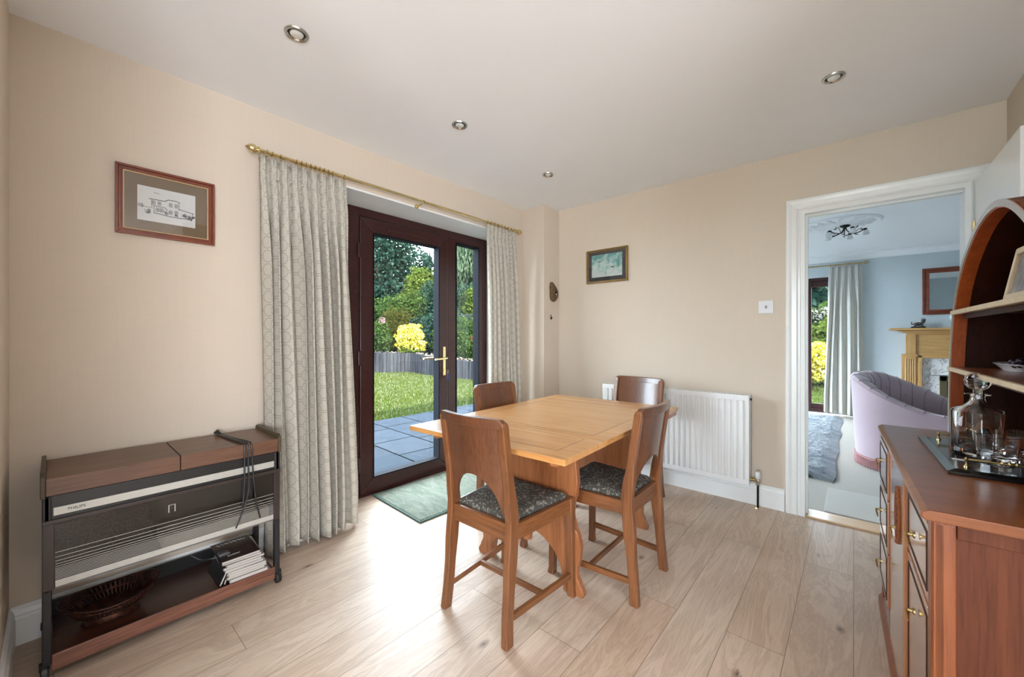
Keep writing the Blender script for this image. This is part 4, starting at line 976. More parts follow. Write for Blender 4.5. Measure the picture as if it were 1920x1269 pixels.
# mirror
mi = empty('mirror', (1.16, 7.70, 1.785), 0, 'mahogany framed rectangular mirror over the fireplace', 'mirror')
mb = MB().frame(-.456, .456, -.31, .31, .022, -.030, 0); mb.frame(-.434, .434, -.288, .288, .022, -.022, 0); mb.frame(-.412, .412, -.266, .266, .022, -.027, 0); mb.build('frame', M['frame_red'], mi, bevel=.003)
m, nt, b, o = newmat('mirror glass'); setp(b, .02, 1); b.inputs['Base Color'].default_value = (.82, .86, .86, 1); M['mirror'] = m
B(-.392, .392, -.014, -.010, -.246, .246).build('mirror_glass', M['mirror'], mi)

# fireplace
fp = empty('fireplace', (1.16, 7.70, .01), 0, 'pine fireplace surround with pale marble slips on the blue wall', 'fireplace')
M['pine'] = wood('golden pine', C(184, 142, 84), C(160, 116, 60), C(204, 164, 108), 'x', .4, .2)
M['pine_v'] = wood('golden pine upright', C(182, 140, 82), C(158, 114, 58), C(202, 162, 106), 'z', .4, .2)
mb = MB(); mb.rings([[(x0*s, y0, z_) for x0, y0, z_ in ((.60, -.0, 0), (.60, 0, 0))] for s in (1,)]) if False else None
mb = MB(); 
for k, (ex, d, za, zb2) in enumerate(((.64, .155, 1.215, 1.235), (.70, .185, 1.235, 1.25), (.785, .215, 1.255, 1.285))): mb.box(-ex, ex, -d, 0, za, zb2)
mb.prism([(-.60, 1.20), (.60, 1.20), (.66, 1.235), (-.66, 1.235)], -.15, 0, 'y'); mb.build('mantel_shelf', M['pine'], fp, bevel=.004)
mb = MB(); mb.box(-.60, .60, -.11, 0, .92, 1.21); mb.box(-.50, .50, -.118, -.11, 1.00, 1.015); mb.box(-.50, .50, -.13, -.11, .915, .945); mb.build('frieze', M['pine'], fp, bevel=.003)
for s in (-1, 1):
    mb = MB(); cx_ = s*.575
    mb.box(cx_-.085, cx_+.085, -.11, 0, 0, .93); mb.box(cx_-.06, cx_+.06, -.145, -.11, 0, .12)
    for q in range(5): mb.lathe([(.011, .12), (.011, .86)], 8, (cx_-.044+.022*q, -.112, 0))
    mb.box(cx_-.052, cx_+.052, -.130, -.11, .86, .90); mb.box(cx_-.066, cx_+.066, -.142, -.11, .90, .935); mb.box(cx_-.05, cx_+.05, -.132, -.11, .935, 1.20)
    mb.build('pilaster', M['pine_v'], fp, bevel=.003)
mb = MB().frame(-.50, .50, -.10, .92, .035, -.125, -.05); mb = MB(); mb.box(-.50, -.465, -.125, -.05, 0, .92); mb.box(.465, .5, -.125, -.05, 0, .92); mb.box(-.5, .5, -.125, -.05, .885, .92); mb.build('inner_moulding', M['pine'], fp, bevel=.006)
m, nt, b, o = newmat('white veined marble'); setp(b, .2, 0, .3)
n1 = noise(nt, mapped(nt, (3, 3, 1.6), rot=(0, .5, 0)), 1.6, 7, .6, 2.5)
nt.links.new(ramp(nt, n1, [(.0, C(232, 230, 228)), (.47, C(230, 228, 226)), (.50, C(160, 150, 146)), (.53, C(230, 228, 226))]), b.inputs['Base Color']); M['marble'] = m
mb = MB(); mb.box(-.465, -.30, -.055, -.03, 0, .655); mb.box(.30, .465, -.055, -.03, 0, .655); mb.box(-.465, .465, -.055, -.03, .660, .885); mb.build('marble_slip', M['marble'], fp, bevel=.002)
mb = MB(); mb.box(-.30, -.235, -.075, -.04, 0, .645); mb.box(.235, .30, -.075, -.04, 0, .645); mb.box(-.3, .3, -.075, -.04, .585, .645); mb.build('fire_trim', plain('dull bronze trim', C(120, 108, 82), .3, .7), fp, bevel=.002)
mb = MB(); mb.box(-.235, .235, -.035, -.030, 0, .585); mb.box(-.235, .235, -.075, -.03, 0, .06); 
for k in range(9): mb.tube([(-.2+.05*k, -.055, .06), (-.2+.05*k, -.060, .16+.02*math.sin(k))], .006, 6)
mb.build('firebox', M['black'], fp)
B(-.62, .62, -.36, -.05, 0, .04).build('hearth', M['marble'], fp, bevel=.004)

fg = empty('figurine', (.66, 7.60, 1.296), 0, 'small dark carved animal figurine on a black stand on the mantel shelf', 'figurine')
MB().lathe([(.001, 0), (.065, 0), (.068, .008), (.055, .014), (.058, .022), (.001, .022)], 20, sx=1.15, sy=.6).build('stand', M['black'], fg, smooth=True)
mb = MB(); mb.sphere((0, 0, .052), .032, 12, 8, (1.5, .7, .8)); mb.sphere((.045, 0, .090), .022, 10, 8, (1, .8, 1.2)); mb.sphere((.062, 0, .108), .010, 8, 6); mb.tube([(-.035, 0, .055), (-.062, 0, .045), (-.068, 0, .075), (-.055, 0, .085)], .008, 8, [.010, .009, .006, .003])
for x, y in ((-.03, .016), (-.03, -.016), (.03, .016), (.03, -.016)): mb.tube([(x, y, .045), (x*1.2, y, .022)], .009, 8)
mb.tube([(.038, .006, .105), (.030, .010, .128)], .005, 6); mb.tube([(.052, -.006, .108), (.052, -.01, .134)], .005, 6)
mb.build('carved_body', plain('dark soapstone', C(66, 60, 56), .35, var=.4, nscale=60), fg, smooth=True)
vs_ = empty('white_vase', (1.06, 7.585, 1.296), 0, 'round white china vase on the mantel shelf, half hidden by the arched shelf unit', 'vase')
MB().lathe([(.001, 0), (.05, 0), (.055, .01), (.10, .06), (.122, .12), (.115, .17), (.08, .215), (.05, .23), (.052, .245), (.044, .243), (.042, .225), (.001, .22)], 28).build('vase_body', plain('pale glazed china', C(206, 216, 218), .2, coat=.4), vs_, smooth=True)

# ceiling rose + light
rs_ = empty('ceiling_rose', (-.10, 5.55, 2.4), 0, 'large white plaster ceiling rose with leaf relief in the sitting room', 'ceiling rose')
mb = MB(); mb.lathe([(.335, .0), (.330, -.014), (.315, -.022), (.300, -.018), (.285, -.010), (.20, -.012), (.12, -.022), (.08, -.03), (.001, -.03)], 48); mb.build('rose_plate', M['ceil'], rs_, smooth=True)
mb = MB()
for k in range(16):
    a = 2*PI*k/16; T = Matrix.Rotation(a, 4, 'Z')
    for r_, s_ in ((.16, 1), (.235, 1.2)):
        k0 = len(mb.v); mb.sphere((r_, 0, -.014), .030*s_, 8, 6, (1.2, .5, .45)); mb.v[k0:] = [tuple(T @ Vector(v)) for v in mb.v[k0:]]
mb.build('leaf_relief', M['ceil'], rs_, smooth=True)
cl_ = empty('ceiling_light', (-.07, 5.55, 2.37), .15, 'dark bronze branching ceiling light with frosted flower shades below the plaster rose', 'ceiling light')
MB().lathe([(.001, 0), (.062, 0), (.064, -.010), (.045, -.022), (.015, -.030), (.001, -.030)], 24).build('ceiling_plate', M['darkmetal'], cl_, smooth=True)
M['frost'] = plain('frosted glass shade', C(226, 228, 228), .4)
for k in range(5):
    a = 2*PI*k/5; ar = empty('arm', (0, 0, 0), a); ar.parent = cl_
    MB().tube(catm([(.01, 0, -.02), (.03, .01, -.07), (.09, .02, -.105), (.16, 0, -.10), (.215, -.015, -.075)], 8), .0055, 8).build('branch', M['darkmetal'], ar, smooth=True)
    MB().tube(catm([(.09, .02, -.105), (.12, .05, -.09), (.17, .07, -.05), (.21, .06, -.045)], 6), .0035, 6).build('tendril', M['darkmetal'], ar, smooth=True)
    MB().lathe([(.001, 0), (.020, -.004), (.024, -.022), (.010, -.030)], 12, (.225, -.018, -.062)).build('cup', M['darkmetal'], ar, smooth=True)
    MB().lathe([(.012, 0), (.026, -.012), (.036, -.035), (.040, -.058), (.037, -.058), (.030, -.030), (.010, -.005)], 16, (.235, -.02, -.082)).build('shade', M['frost'], ar, smooth=True)
    for q, (x, y, z) in enumerate(((.13, .035, -.115), (.20, .05, -.06))):
        MB().add([(x-.025, y, z), (x, y+.013, z+.008), (x+.03, y, z-.012), (x, y-.013, z+.004)], [(0, 1, 2, 3)]).build('leaf', M['darkmetal'], ar).modifiers.new('t', 'SOLIDIFY').thickness = .002

cl_.scale = (.72, .72, .85)
# pink tub armchair
ac = empty('tub_armchair', (.385, 5.02, .010), math.radians(-22), 'mauve pink velvet tub armchair with buttoned back and fringed base, seen from behind', 'armchair')
m, nt, b, o = newmat('mauve velvet'); setp(b, .8, 0, 0, .2, .6)
n1 = noise(nt, mapped(nt), 3, 3); nt.links.new(mix(nt, n1, C(156, 134, 143), C(182, 162, 169)), b.inputs['Base Color']); M['velvet'] = m
# local: chair faces +x, back at -x
def tub(theta, off, z):   # theta 0 = back centre, +-: towards arms
    R1, R2 = .36+off, .42+off
    a = PI-theta
    if abs(theta) <= PI/2: return (R1*math.cos(a), R2*math.sin(a), z)
    ex = (abs(theta)-PI/2)*.36
    return (ex, math.copysign(R2, math.sin(a)), z)
def topz(th): 
    t = min(1, max(0, (abs(th)-.35)/2.2)); return .83-.28*(t*t*(3-2*t))**.9
ths = np.linspace(-2.75, 2.75, 61); rs = []
for th in ths:
    zt = topz(th)
    rs.append([tub(th, .0, .055), tub(th, .015, .30), tub(th, .035, zt-.10), tub(th, .040, zt-.03), tub(th, .020, zt-.004), tub(th, -.02, zt), tub(th, -.075, zt-.02), tub(th, -.105, zt-.07), tub(th, -.11, .42), tub(th, -.12, .20), tub(th, -.12, .055)])
MB().rings(rs).build('tub_shell', M['velvet'], ac, smooth=True)
mb = MB()
for k, th in enumerate(np.linspace(-2.5, 2.5, 17)):
    zt = topz(th)
    mb.rings([[Vector(tub(th, o_, z_))+Vector((0, 0, h_)) for h_ in (0,)]*1 for o_, z_ in ()]) if False else None
    pts = [tub(th, .030, zt-.012), tub(th, .020, zt-.001), tub(th, -.022, zt+.004), tub(th, -.078, zt-.018), tub(th, -.110, zt-.07), tub(th, -.114, .45)]
    mb.tube(pts, .0025, 6)
mb.build('channel_seams', plain('dark mauve piping', C(142, 112, 128), .8), ac, smooth=True)
mb = MB(); sec = []
for z_, r_ in ((.30, .20), (.30, .25), (.33, .275), (.42, .275), (.455, .25), (.46, .1)): sec.append([(.03+r_*1.15*math.cos(t)*(1/(abs(math.cos(t))**4+abs(math.sin(t))**4)**.25), r_*1.02*math.sin(t)*(1/(abs(math.cos(t))**4+abs(math.sin(t))**4)**.25), z_) for t in np.linspace(0, 2*PI, 41)[:-1]])
mb.rings(sec); mb.build('seat_cushion', M['velvet'], ac, smooth=True)
B(-.25, .30, -.30, .30, .06, .31).build('seat_base', M['velvet'], ac, bevel=.02)
mb = MB()
for th in np.linspace(-2.75, 2.75, 220):
    x, y, _ = tub(th, .006, 0); mb.tube([(x, y, .085), (x*1.004, y*1.004, .05), (x*1.01+.002*math.sin(th*90), y*1.01, .006)], .0038, 4, [.002, .0045, .0035])
rs = [[tub(th, o_, z_) for o_, z_ in ((.0, .078), (.012, .08), (.012, .094), (.0, .096))] for th in ths]; mb.rings(rs)
mb.build('fringe', plain('rose fringe', C(160, 116, 116), .9), ac)
for q, th in enumerate(np.linspace(-1.6, 1.6, 7)):
    x, y, z_ = tub(th, -.112, topz(th)-.14); MB().sphere((x, y, z_), .011, 8, 6).build('button', M['velvet'], ac, smooth=True)

# ------------------------------------------------------------------ garden
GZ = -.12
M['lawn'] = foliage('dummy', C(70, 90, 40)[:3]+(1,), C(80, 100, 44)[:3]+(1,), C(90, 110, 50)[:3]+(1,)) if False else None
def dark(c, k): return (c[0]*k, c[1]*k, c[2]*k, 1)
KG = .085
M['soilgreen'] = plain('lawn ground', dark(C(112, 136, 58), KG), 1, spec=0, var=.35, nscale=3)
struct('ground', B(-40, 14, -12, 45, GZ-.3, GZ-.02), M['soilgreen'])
m, nt, b, o = newmat('slate paving slabs'); setp(b, .9, 0, 0, .0)
br = nt.nodes.new('ShaderNodeTexBrick'); nt.links.new(mapped(nt, (1, 1, 1), rot=(0, 0, .06)), br.inputs['Vector']); br.inputs['Scale'].default_value = 1
br.inputs['Brick Width'].default_value = .88; br.inputs['Row Height'].default_value = .56; br.inputs['Mortar Size'].default_value = .010; br.offset = .35; br.squash = .7; br.squash_frequency = 2
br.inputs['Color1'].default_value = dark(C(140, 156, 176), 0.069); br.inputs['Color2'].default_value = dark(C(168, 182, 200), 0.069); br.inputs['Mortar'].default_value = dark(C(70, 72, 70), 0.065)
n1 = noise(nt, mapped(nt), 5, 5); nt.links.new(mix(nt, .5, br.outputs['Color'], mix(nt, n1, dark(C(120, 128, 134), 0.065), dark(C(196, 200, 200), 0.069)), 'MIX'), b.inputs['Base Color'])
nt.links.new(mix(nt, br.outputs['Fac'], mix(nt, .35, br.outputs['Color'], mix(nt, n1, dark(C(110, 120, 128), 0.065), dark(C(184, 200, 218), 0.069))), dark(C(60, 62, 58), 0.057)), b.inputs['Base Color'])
M['paving'] = m
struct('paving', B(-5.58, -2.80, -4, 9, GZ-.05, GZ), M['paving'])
struct('paving_rear', B(-2.80, 3.5, 7.9, 9.4, GZ-.05, GZ), M['paving'])
struct('bounce_paving_kitchen', B(-6, 7, -9, -3.33, GZ-.05, GZ), plain('pale bounce paving', C(205, 200, 190), .9, var=.1))  # unseen reflector: kept pale to bounce light up to the ceiling
struct('door_step', B(-2.95, -2.79, 1.2, 2.9, GZ, .0), M['paving'])

# lawn blades: one stuff object
def blade_field(name, n, area, h, mat, label, cat, wd=.008):
    x0, x1, y0, y1, z = area
    p = np.stack([RNG.uniform(x0, x1, n), RNG.uniform(y0, y1, n), np.full(n, z)], 1)
    a = RNG.uniform(0, 2*PI, n); hh = RNG.uniform(.5, 1.2, n)*h; ww = wd*RNG.uniform(.7, 1.5, n)
    d = np.stack([np.cos(a), np.sin(a), np.zeros(n)], 1)*ww[:, None]
    ln = np.stack([RNG.normal(0, .35, n)*hh, RNG.normal(0, .35, n)*hh, hh], 1)
    v = np.empty((n, 3, 3), np.float32); v[:, 0] = p-d; v[:, 1] = p+d; v[:, 2] = p+ln
    me = bpy.data.meshes.new(name); me.from_pydata(v.reshape(-1, 3).tolist(), [], np.arange(3*n).reshape(-1, 3).tolist()); me.materials.append(mat)
    o = bpy.data.objects.new(name, me); COL.objects.link(o); return tag(o, label, cat, None, 'stuff')
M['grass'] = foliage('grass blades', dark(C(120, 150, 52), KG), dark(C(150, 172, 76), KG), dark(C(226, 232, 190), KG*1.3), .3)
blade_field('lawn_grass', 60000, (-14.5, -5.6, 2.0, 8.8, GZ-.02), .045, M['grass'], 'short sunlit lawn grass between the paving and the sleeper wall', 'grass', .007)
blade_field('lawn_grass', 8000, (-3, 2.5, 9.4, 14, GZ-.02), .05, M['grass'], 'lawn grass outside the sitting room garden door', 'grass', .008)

# sleeper wall with gravel cap and bed
WP = [(-17.5, 4.9), (-15.5, 6.3), (-13.55, 7.75), (-12.45, 8.72), (-10.45, 8.35), (-8.6, 8.42), (-5, 8.7), (-3.2, 9.6), (-3.2, 15)]
WT = [.64, .64, .62, .58, .50, .42, .36, .36, .36]
sw_ = MB(); r5 = random.Random(2)
for (a, b_), ta, tb2 in zip(zip(WP, WP[1:]), WT, WT[1:]):
    a = Vector(a); b_ = Vector(b_); L_ = (b_-a).length; n_ = int(L_/.125); d = (b_-a)/L_; nrm = Vector((d.y, -d.x))
    for k in range(n_):
        t = (k+.5)/n_; p = a+(b_-a)*t; off_ = r5.uniform(-.012, .012); hz = GZ+(ta+(tb2-ta)*t-GZ)+r5.uniform(-.015, .015)
        Mx = Matrix.Translation((p.x+nrm.x*off_, p.y+nrm.y*off_, 0)) @ Matrix.Rotation(math.atan2(d.y, d.x), 4, 'Z')
        sw_.box(-.058, .058, -.05, .05, GZ-.05, hz, Mx)
m, nt, b, o = newmat('weathered sleeper timber'); setp(b, .9, 0, 0, 0)
n1 = noise(nt, mapped(nt, (8, 8, .8)), 1, 5); nt.links.new(ramp(nt, n1, [(.3, dark(C(88, 90, 98), 0.076)), (.7, dark(C(150, 152, 158), 0.084))]), b.inputs['Base Color']); M['sleeper'] = m
sw_.build('sleeper_border', M['sleeper'], None, label='low curved retaining wall of weathered upright sleepers behind the lawn', cat='retaining wall')
gr = MB(); poly = [(x, y) for x, y in WP]+[(-3.2, 22), (-30, 22), (-30, 4)]
gr.prism([(x+.03, y+.05) for x, y in poly], GZ, .40, 'z'); 
struct('garden_bed', gr, plain('bark mulch', dark(C(130, 112, 92), 0.084), 1, spec=0, var=.4, nscale=12, bmp=.8, bscale=30))
mb = MB(); r6 = random.Random(9)
for (a, b_), ta, tb2 in zip(zip(WP[1:], WP[2:]), WT[1:], WT[2:]):
    a = Vector(a); b_ = Vector(b_); n_ = int((b_-a).length*26); d = (b_-a).normalized(); nrm = Vector((-d.y, d.x))
    for k in range(n_):
        t = r6.random(); q = r6.uniform(.02, .35); p = a+(b_-a)*t+nrm*q; s_ = r6.uniform(.02, .05)
        mb.sphere((p.x, p.y, ta+(tb2-ta)*t-.02+q*.15), s_, 5, 4, (1, 1, .6))
mb.build('gravel', plain('pale gravel', dark(C(206, 190, 180), 0.095), 1, spec=0, var=.3, nscale=8), None, label='strip of pale gravel along the top of the sleeper wall', cat='gravel', kind='stuff')

def leafmesh(name, n, blobs, size, mat, parent=None, droop=0, flat=.5, **kw):
    wts = np.array([b_[3]*b_[4]*b_[5] for b_ in blobs])**.66; wts /= wts.sum()
    bi = RNG.choice(len(blobs), n, p=wts); bl = np.array(blobs)[bi]
    d = RNG.normal(size=(n, 3)); d /= np.linalg.norm(d, axis=1)[:, None]
    r = RNG.uniform(0, 1, n)**.28*(1+.16*np.sin(d[:, 0]*7+bi)+.12*np.cos(d[:, 2]*9+bi*2))
    p = bl[:, :3]+d*bl[:, 3:6]*r[:, None]
    nn = d*flat+RNG.normal(size=(n, 3))*.6+np.array([0, 0, .3]); nn /= np.linalg.norm(nn, axis=1)[:, None]
    t = np.cross(nn, RNG.normal(size=(n, 3))); 
    if droop: t = t*(1-droop)+np.array([0, 0, -1.])*droop*2
    t /= np.linalg.norm(t, axis=1)[:, None]; s = np.cross(nn, t); s /= np.linalg.norm(s, axis=1)[:, None]
    L_ = size*RNG.uniform(.6, 1.3, n)[:, None]; asp = .16 if droop else .36
    v = np.empty((n, 4, 3)); v[:, 0] = p-t*L_*.5; v[:, 1] = p+s*L_*asp; v[:, 2] = p+t*L_*.5; v[:, 3] = p-s*L_*asp
    me = bpy.data.meshes.new(name); me.from_pydata(v.reshape(-1, 3).tolist(), [], np.arange(4*n).reshape(-1, 4).tolist()); me.materials.append(mat)
    o = bpy.data.objects.new(name, me); COL.objects.link(o); o.parent = parent; return tag(o, **kw)
M['bark'] = plain('bark', dark(C(110, 96, 80), 0.084), .9, spec=0, var=.3)
GT = lambda a, b_, c, k=KG: (dark(a, k), dark(b_, k), dark(c, k))
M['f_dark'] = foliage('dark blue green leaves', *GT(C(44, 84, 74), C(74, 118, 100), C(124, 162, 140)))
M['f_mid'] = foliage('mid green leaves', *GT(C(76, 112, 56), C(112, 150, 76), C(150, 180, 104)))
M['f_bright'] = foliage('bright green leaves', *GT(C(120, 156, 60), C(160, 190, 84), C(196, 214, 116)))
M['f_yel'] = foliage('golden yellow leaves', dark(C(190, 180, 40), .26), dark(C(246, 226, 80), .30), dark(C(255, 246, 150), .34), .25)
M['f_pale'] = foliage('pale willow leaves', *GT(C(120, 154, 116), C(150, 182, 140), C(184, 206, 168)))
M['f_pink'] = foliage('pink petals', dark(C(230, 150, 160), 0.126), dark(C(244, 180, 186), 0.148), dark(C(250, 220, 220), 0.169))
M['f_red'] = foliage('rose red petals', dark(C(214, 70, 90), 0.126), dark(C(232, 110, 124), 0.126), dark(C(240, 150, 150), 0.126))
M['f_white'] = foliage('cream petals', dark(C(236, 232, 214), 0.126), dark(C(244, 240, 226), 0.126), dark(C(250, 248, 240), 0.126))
def at(px, py, dist):   # a point seen in the photograph at (px,py) at a given depth: used only to survey the garden
    r_ = (px-960)/742; return (dist*(.757*r_-.6534), dist*(.6534*r_+.757), 1.172+(632-py)/742*dist)
def tree(name, label, cat, base, blobs, n, size, mat, trunk=(.12, 2.0), group=None, droop=0, extra=None):
    r = empty(name, base, 0, label, cat, group)
    leafmesh('foliage', n, blobs, size, mat, r, droop)
    x, y, h_ = 0, 0, trunk[1]
    mb = MB(); mb.tube([(0, 0, -.3), (.03, 0, h_*.5), (0, .02, h_)], trunk[0], 8, [trunk[0]*1.3, trunk[0], trunk[0]*.7])
    for k in range(5): a = k*1.3; mb.tube([(0, 0, h_*.7), (math.cos(a)*h_*.2, math.sin(a)*h_*.2, h_), (math.cos(a)*h_*.4, math.sin(a)*h_*.4, h_*1.35)], trunk[0]*.35, 6)
    mb.build('trunk', M['bark'], r)
    if extra: leafmesh(extra[0], extra[1], extra[2], extra[3], extra[4], r)
    return r
def gpos(px, d, z=.40): p = at(px, 632, d); return (p[0], p[1], z)
BG = 'trees and shrubs in the garden beyond the glass door'
tree('broadleaf_tree', 'tall dark green tree filling the upper left of the garden door view', 'tree', gpos(728, 24), [(0, 0, 3.4, 2.3, 2.3, 2.4), (-1.6, -1.2, 4.2, 2.0, 2.0, 1.8), (1.0, 1.0, 4.9, 1.5, 1.6, 1.3), (.6, .3, 2.2, 1.8, 1.8, 1.5), (-.8, -.4, 5.8, 1.9, 1.9, 1.5), (.3, .3, 6.1, 1.2, 1.2, 1.0), (-3.5, -3.0, 4.0, 2.6, 2.6, 2.6)], 42000, .17, M['f_dark'], (.22, 3.6), BG)
tree('broadleaf_tree', 'bright yellow-green tree in the middle of the garden door view', 'tree', gpos(794, 21), [(0, 0, 2.8, 1.1, 1.1, 1.4), (-.6, -.5, 2.0, 1.1, 1.1, 1.1), (.5, .4, 3.2, .8, .8, 1.0), (-.2, -.1, 3.9, .6, .6, .6)], 14000, .13, M['f_bright'], (.10, 2.0), BG)
tree('broadleaf_tree', 'mid green tree low behind the golden shrub', 'tree', gpos(752, 19), [(0, 0, 1.9, 1.1, 1.1, .9), (-1.0, -.8, 1.7, 1.0, 1.0, .9), (.6, .5, 2.2, .7, .7, .7)], 11000, .12, M['f_mid'], (.08, 1.5), BG)
tree('broadleaf_tree', 'dark blue-green tree to the right of the bright green one', 'tree', gpos(826, 19.5), [(0, 0, 2.0, 1.2, 1.2, 1.6), (.7, .6, 1.5, 1.2, 1.2, 1.1), (1.3, 1.0, 2.4, .9, .9, .9)], 13000, .13, M['f_dark'], (.10, 1.6), BG)
tree('willow_tree', 'pale weeping willow seen through the narrow side light', 'tree', gpos(884, 24), [(0, 0, 4.6, 1.7, 1.7, 2.1), (1.5, 1.2, 4.4, 1.5, 1.5, 2.2), (-.8, -.6, 3.4, .8, .8, 1.5)], 20000, .30, M['f_pale'], (.16, 3.6), BG, droop=.7)
tree('broadleaf_tree', 'light green bushy tree at the right of the side light view', 'tree', gpos(896, 19), [(0, 0, 2.1, .9, .9, 1.1), (-.5, -.4, 1.5, .8, .8, .7), (.7, .6, 2.6, .9, .9, .9)], 11000, .12, M['f_bright'], (.09, 1.6), BG)
tree('hedge_shrub', 'mid green hedge seen through the side light above the gravel', 'shrub', gpos(878, 15), [(0, 0, .75, 1.0, .8, .85), (-.9, -.2, .6, .8, .6, .65), (1.0, .3, .9, .9, .8, .9)], 7000, .10, M['f_mid'], (.04, .6), BG)
tree('hedge_shrub', 'dark green hedge right of the golden shrub', 'shrub', gpos(815, 17), [(0, 0, .9, 1.0, .8, .9), (-1.0, -.5, .8, .8, .7, .8), (.9, .5, .9, .8, .8, .8)], 7000, .11, M['f_dark'], (.04, .6), BG)
tree('golden_shrub', 'round golden yellow shrub on the raised bed', 'shrub', gpos(769, 15.2, .45), [(0, 0, .76, .50, .50, .46), (-.12, -.1, .48, .40, .40, .30), (.12, .1, .42, .42, .42, .30)], 5200, .095, M['f_yel'], (.03, .5), BG, extra=('lower_foliage', 1500, [(.05, 0, .22, .46, .46, .24)], .09, M['f_bright']))
tree('olive_shrub', 'rust-tinged olive green shrub behind the golden one', 'shrub', gpos(746, 17.0, .45), [(0, 0, 1.1, .75, .75, .85), (-.6, -.5, .7, .6, .6, .6)], 5500, .09, foliage('olive leaves', *GT(C(110, 104, 52), C(140, 132, 66), C(112, 136, 66))), (.03, .7), BG)
tree('rose_bush', 'rose bush with pale pink flowers at the left of the garden bed', 'shrub', gpos(712, 15.2, .5), [(0, 0, .55, .6, .5, .5), (.1, 0, .95, .25, .25, .45), (-.6, -.5, .6, .6, .6, .55)], 4500, .085, M['f_mid'], (.02, .6), BG, extra=('flowers', 420, [(.12, .02, 1.25, .12, .12, .20), (.16, .1, .95, .09, .09, .10), (-.05, -.05, .75, .25, .25, .12)], .075, M['f_pink']))
tree('rose_bush', 'rose bush with red-pink flowers seen through the side light', 'shrub', gpos(888, 13.2, .38), [(0, 0, .45, .45, .4, .45), (.5, .3, .4, .5, .4, .4)], 3600, .075, M['f_mid'], (.02, .5), BG, extra=('flowers', 320, [(-.05, 0, .72, .14, .12, .10), (.15, .1, .92, .09, .09, .12)], .07, M['f_red']))
for px, dd_, lab in ((842, 15.5, 'low grey-green plant in the bed beside the door stile'), (705, 17.5, 'dark leafy shrub at the far left of the bed')):
    tree('low_shrub', lab, 'shrub', gpos(px, dd_, .42), [(0, 0, .35, .6, .5, .35), (.5, .2, .3, .5, .4, .3)], 2600, .075, M['f_dark'] if px < 800 else M['f_pale'], (.02, .3), BG)
# screening tree line, far, seen between the others
for k, (px, d_, hgt, mt_) in enumerate(((690, 33, 3.6, 'f_dark'), (770, 31, 2.6, 'f_mid'), (835, 30, 3.0, 'f_dark'), (905, 31, 3.4, 'f_mid'), (960, 28, 3.0, 'f_dark'), (600, 26, 3.6, 'f_dark'))):
    _ = tree('distant_tree', ['dark distant tree at the far left beyond the fence', 'mid green distant tree beyond the fence behind the golden shrub', 'dark distant tree beyond the fence behind the door stile', 'mid green distant tree behind the willow', 'dark distant tree right of the willow', 'dark distant tree hidden left beyond the curtain'][k], 'tree', gpos(px, d_, .0),
         [(0, 0, hgt*.6, 2.6, 2.6, hgt*.55), (1.6, 1.0, hgt*.5, 2.0, 2.0, hgt*.45), (-1.6, -1.2, hgt*.5, 2.0, 2.0, hgt*.45)], 6000, .30, M[mt_], (.15, hgt*.5), 'distant trees beyond the garden fence')

fe = empty('garden_fence', (0, 0, 0), 0, 'grey timber panel fence behind the planted bed', 'fence')
FA = Vector(at(700, 632, 21.5)[:2]); FB = Vector(at(905, 632, 17.2)[:2]); d = (FB-FA).normalized(); L_ = (FB-FA).length
Mx = Matrix.Translation((FA.x, FA.y, 0)) @ Matrix.Rotation(math.atan2(d.y, d.x), 4, 'Z')
mb = MB(); x = -3
while x < L_+3: mb.box(x, x+.13, -.01, .01, .3, 2.12, Mx); x += .14
mb.build('boards', M['sleeper'], fe)
mb = MB(); mb.box(-3, L_+3, -.04, .04, 2.12, 2.20, Mx); mb.box(-3, L_+3, -.05, -.01, 1.2, 1.28, Mx); mb.build('rails', M['sleeper'], fe)
for k in range(9): MB().box(-3+k*1.8, -2.9+k*1.8, -.06, .04, .3, 2.28, Mx).build('post', M['sleeper'], fe)

hs = empty('neighbour_house', (0, 0, 0), 0, 'neighbouring house far behind the trees, only its dark brick chimney clear of them', 'house')
hp = at(801, 632, 42); Mh = Matrix.Translation((hp[0], hp[1], 0)) @ Matrix.Rotation(math.radians(40), 4, 'Z') @ Matrix.Translation((0, -2.75, 0))
MB().box(-5, 4, -1, 7, -.1, 4.6, Mh).build('walls', plain('house brick', dark(C(150, 110, 96), 0.084), .9, spec=0), hs)
MB().prism([(-1.4, 4.5), (3, 7.4), (7.4, 4.5)], -5.2, 4.2, 'x', Mh).build('roof', plain('dark roof tiles', dark(C(86, 80, 80), 0.084), .9, spec=0), hs)
mb = MB(); mb.box(-.42, .42, 2.4, 3.1, 6.5, 9.75, Mh); mb.box(-.47, .47, 2.35, 3.15, 9.3, 9.55, Mh); ch_ = mb.build('chimney', plain('sooty brick', dark(C(80, 72, 84), 0.084), .9, spec=0, var=.3, nscale=20), hs)
mb = MB(); 
for x in (-.25, .0, .25): mb.lathe([(.11, 9.75), (.09, 10.15)], 10, M=Mh @ Matrix.Translation((x, 2.75, 0)))
mb.build('chimney_pots', M['sleeper'], hs)
gh = empty('garden_shed', at(706, 632, 19.5)[:2]+(.35,), math.radians(40), 'pale blue-grey garden shed with a small paned window at the left of the garden view', 'shed')
shm = plain('pale painted boards', dark(C(190, 204, 210), 0.105), .8, spec=0)
mb = MB(); 
for k in range(13): mb.box(-1.0, .42, -.02-.004*(k % 2), 1.4, .1+.155*k, .25+.155*k)
mb.build('boards', shm, gh)
MB().frame(-.30, .20, 1.45, 1.95, .05, -.05, -.02).build('window_frame', M['white'], gh)
B(-.26, .16, -.03, -.026, 1.49, 1.91).build('pane', plain('glass with painted sky', dark(C(150, 176, 200), 0.126), .1, spec=0, coat=.5), gh)  # sky reflection is painted into the pane as opaque pale blue
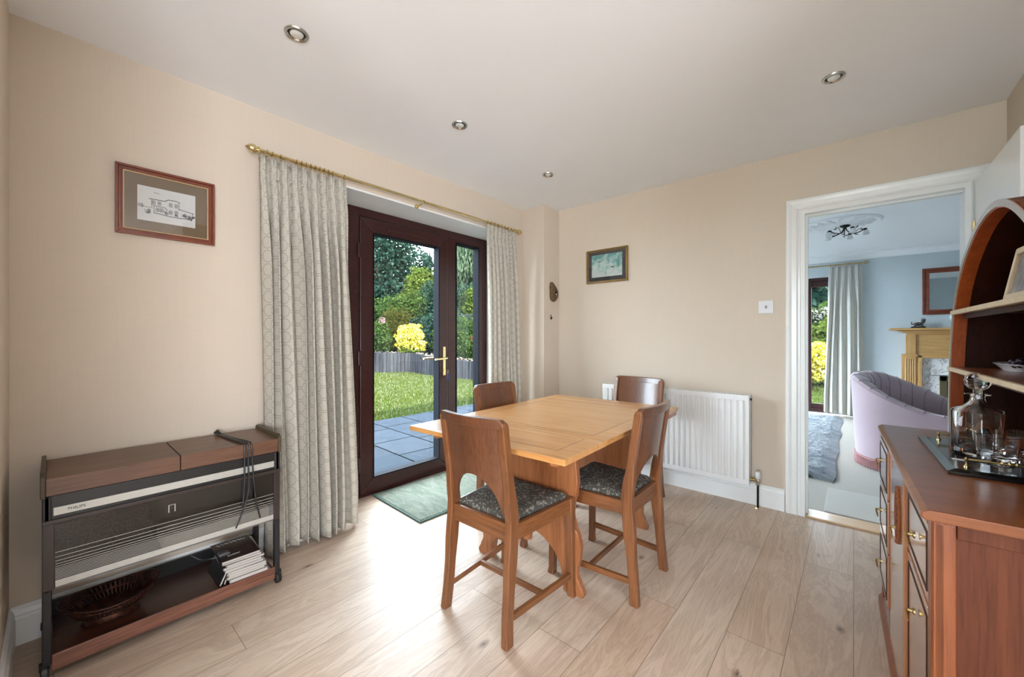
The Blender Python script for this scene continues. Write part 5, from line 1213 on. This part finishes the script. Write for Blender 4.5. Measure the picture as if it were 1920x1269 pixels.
mb = MB(); mb.box(-.06, -.04, -.045, -.03, 1.5, 1.9); mb.box(-.25, .15, -.045, -.03, 1.69, 1.71); mb.build('glazing_bars', M['white'], gh)
mb = MB(); mb.prism([(-1.2, 2.2), (.55, 2.12), (.55, 2.17), (-1.2, 2.27)], -.15, 1.5, 'y'); mb.build('roof', M['sleeper'], gh)

# plants outside the sitting room door
RGp = 'shrubs outside the sitting room garden door'
for nm, lab, x, y, bl, n_, sz, mt_ in (
    ('golden_shrub', 'golden yellow shrub outside the sitting room garden door', -.78, 12.2, [(0, 0, .72, .55, .5, .45), (-.3, 0, .4, .5, .4, .35)], 3800, .10, 'f_yel'),
    ('hedge_shrub', 'bright green shrub behind the golden one outside the sitting room door', -.65, 13.6, [(0, 0, 1.0, .8, .7, .8), (.5, 0, .7, .7, .6, .6), (-.7, 0, .9, .7, .6, .7)], 6000, .11, 'f_bright'),
    ('white_flowering_shrub', 'white flowering shrub in the strip of garden seen beside the cream curtain', -.72, 14.6, [(0, 0, 1.6, .6, .6, .7), (-.8, 0, 1.3, .7, .6, .7)], 4500, .12, 'f_mid')):
    r = empty(nm, (x, y, GZ), 0, lab, 'shrub', RGp); leafmesh('foliage', n_, bl, sz, M[mt_], r)
    MB().tube([(0, 0, -.05), (0, 0, .6)], .03, 6).build('trunk', M['bark'], r)
    if 'white' in nm: leafmesh('flowers', 260, [(.05, -.4, 1.9, .3, .2, .25), (-.2, -.4, 1.5, .3, .2, .2)], .10, M['f_white'], r)
for k, (x, y) in enumerate(((-2.2, 17), (.3, 17.5), (2.6, 17), (-4.6, 17))):
    r = empty('hedge_tree', (x, y, GZ), 0, ['tall dark green tree at the back, left of the sitting room door view', 'tall dark green tree at the back of the sitting room door view', 'tall dark green tree at the back, behind the fireplace wall', 'tall dark green tree at the back, far left'][k], 'tree', 'tall trees behind the sitting room garden')
    leafmesh('foliage', 7000, [(0, 0, 2.4, 1.5, 1.2, 2.2), (.8, 0, 1.4, 1.2, 1.0, 1.3), (-.8, 0, 3.3, 1.2, 1.1, 1.3)], .24, M['f_dark'], r)
    MB().tube([(0, 0, -.05), (0, 0, 3)], .12, 6).build('trunk', M['bark'], r)
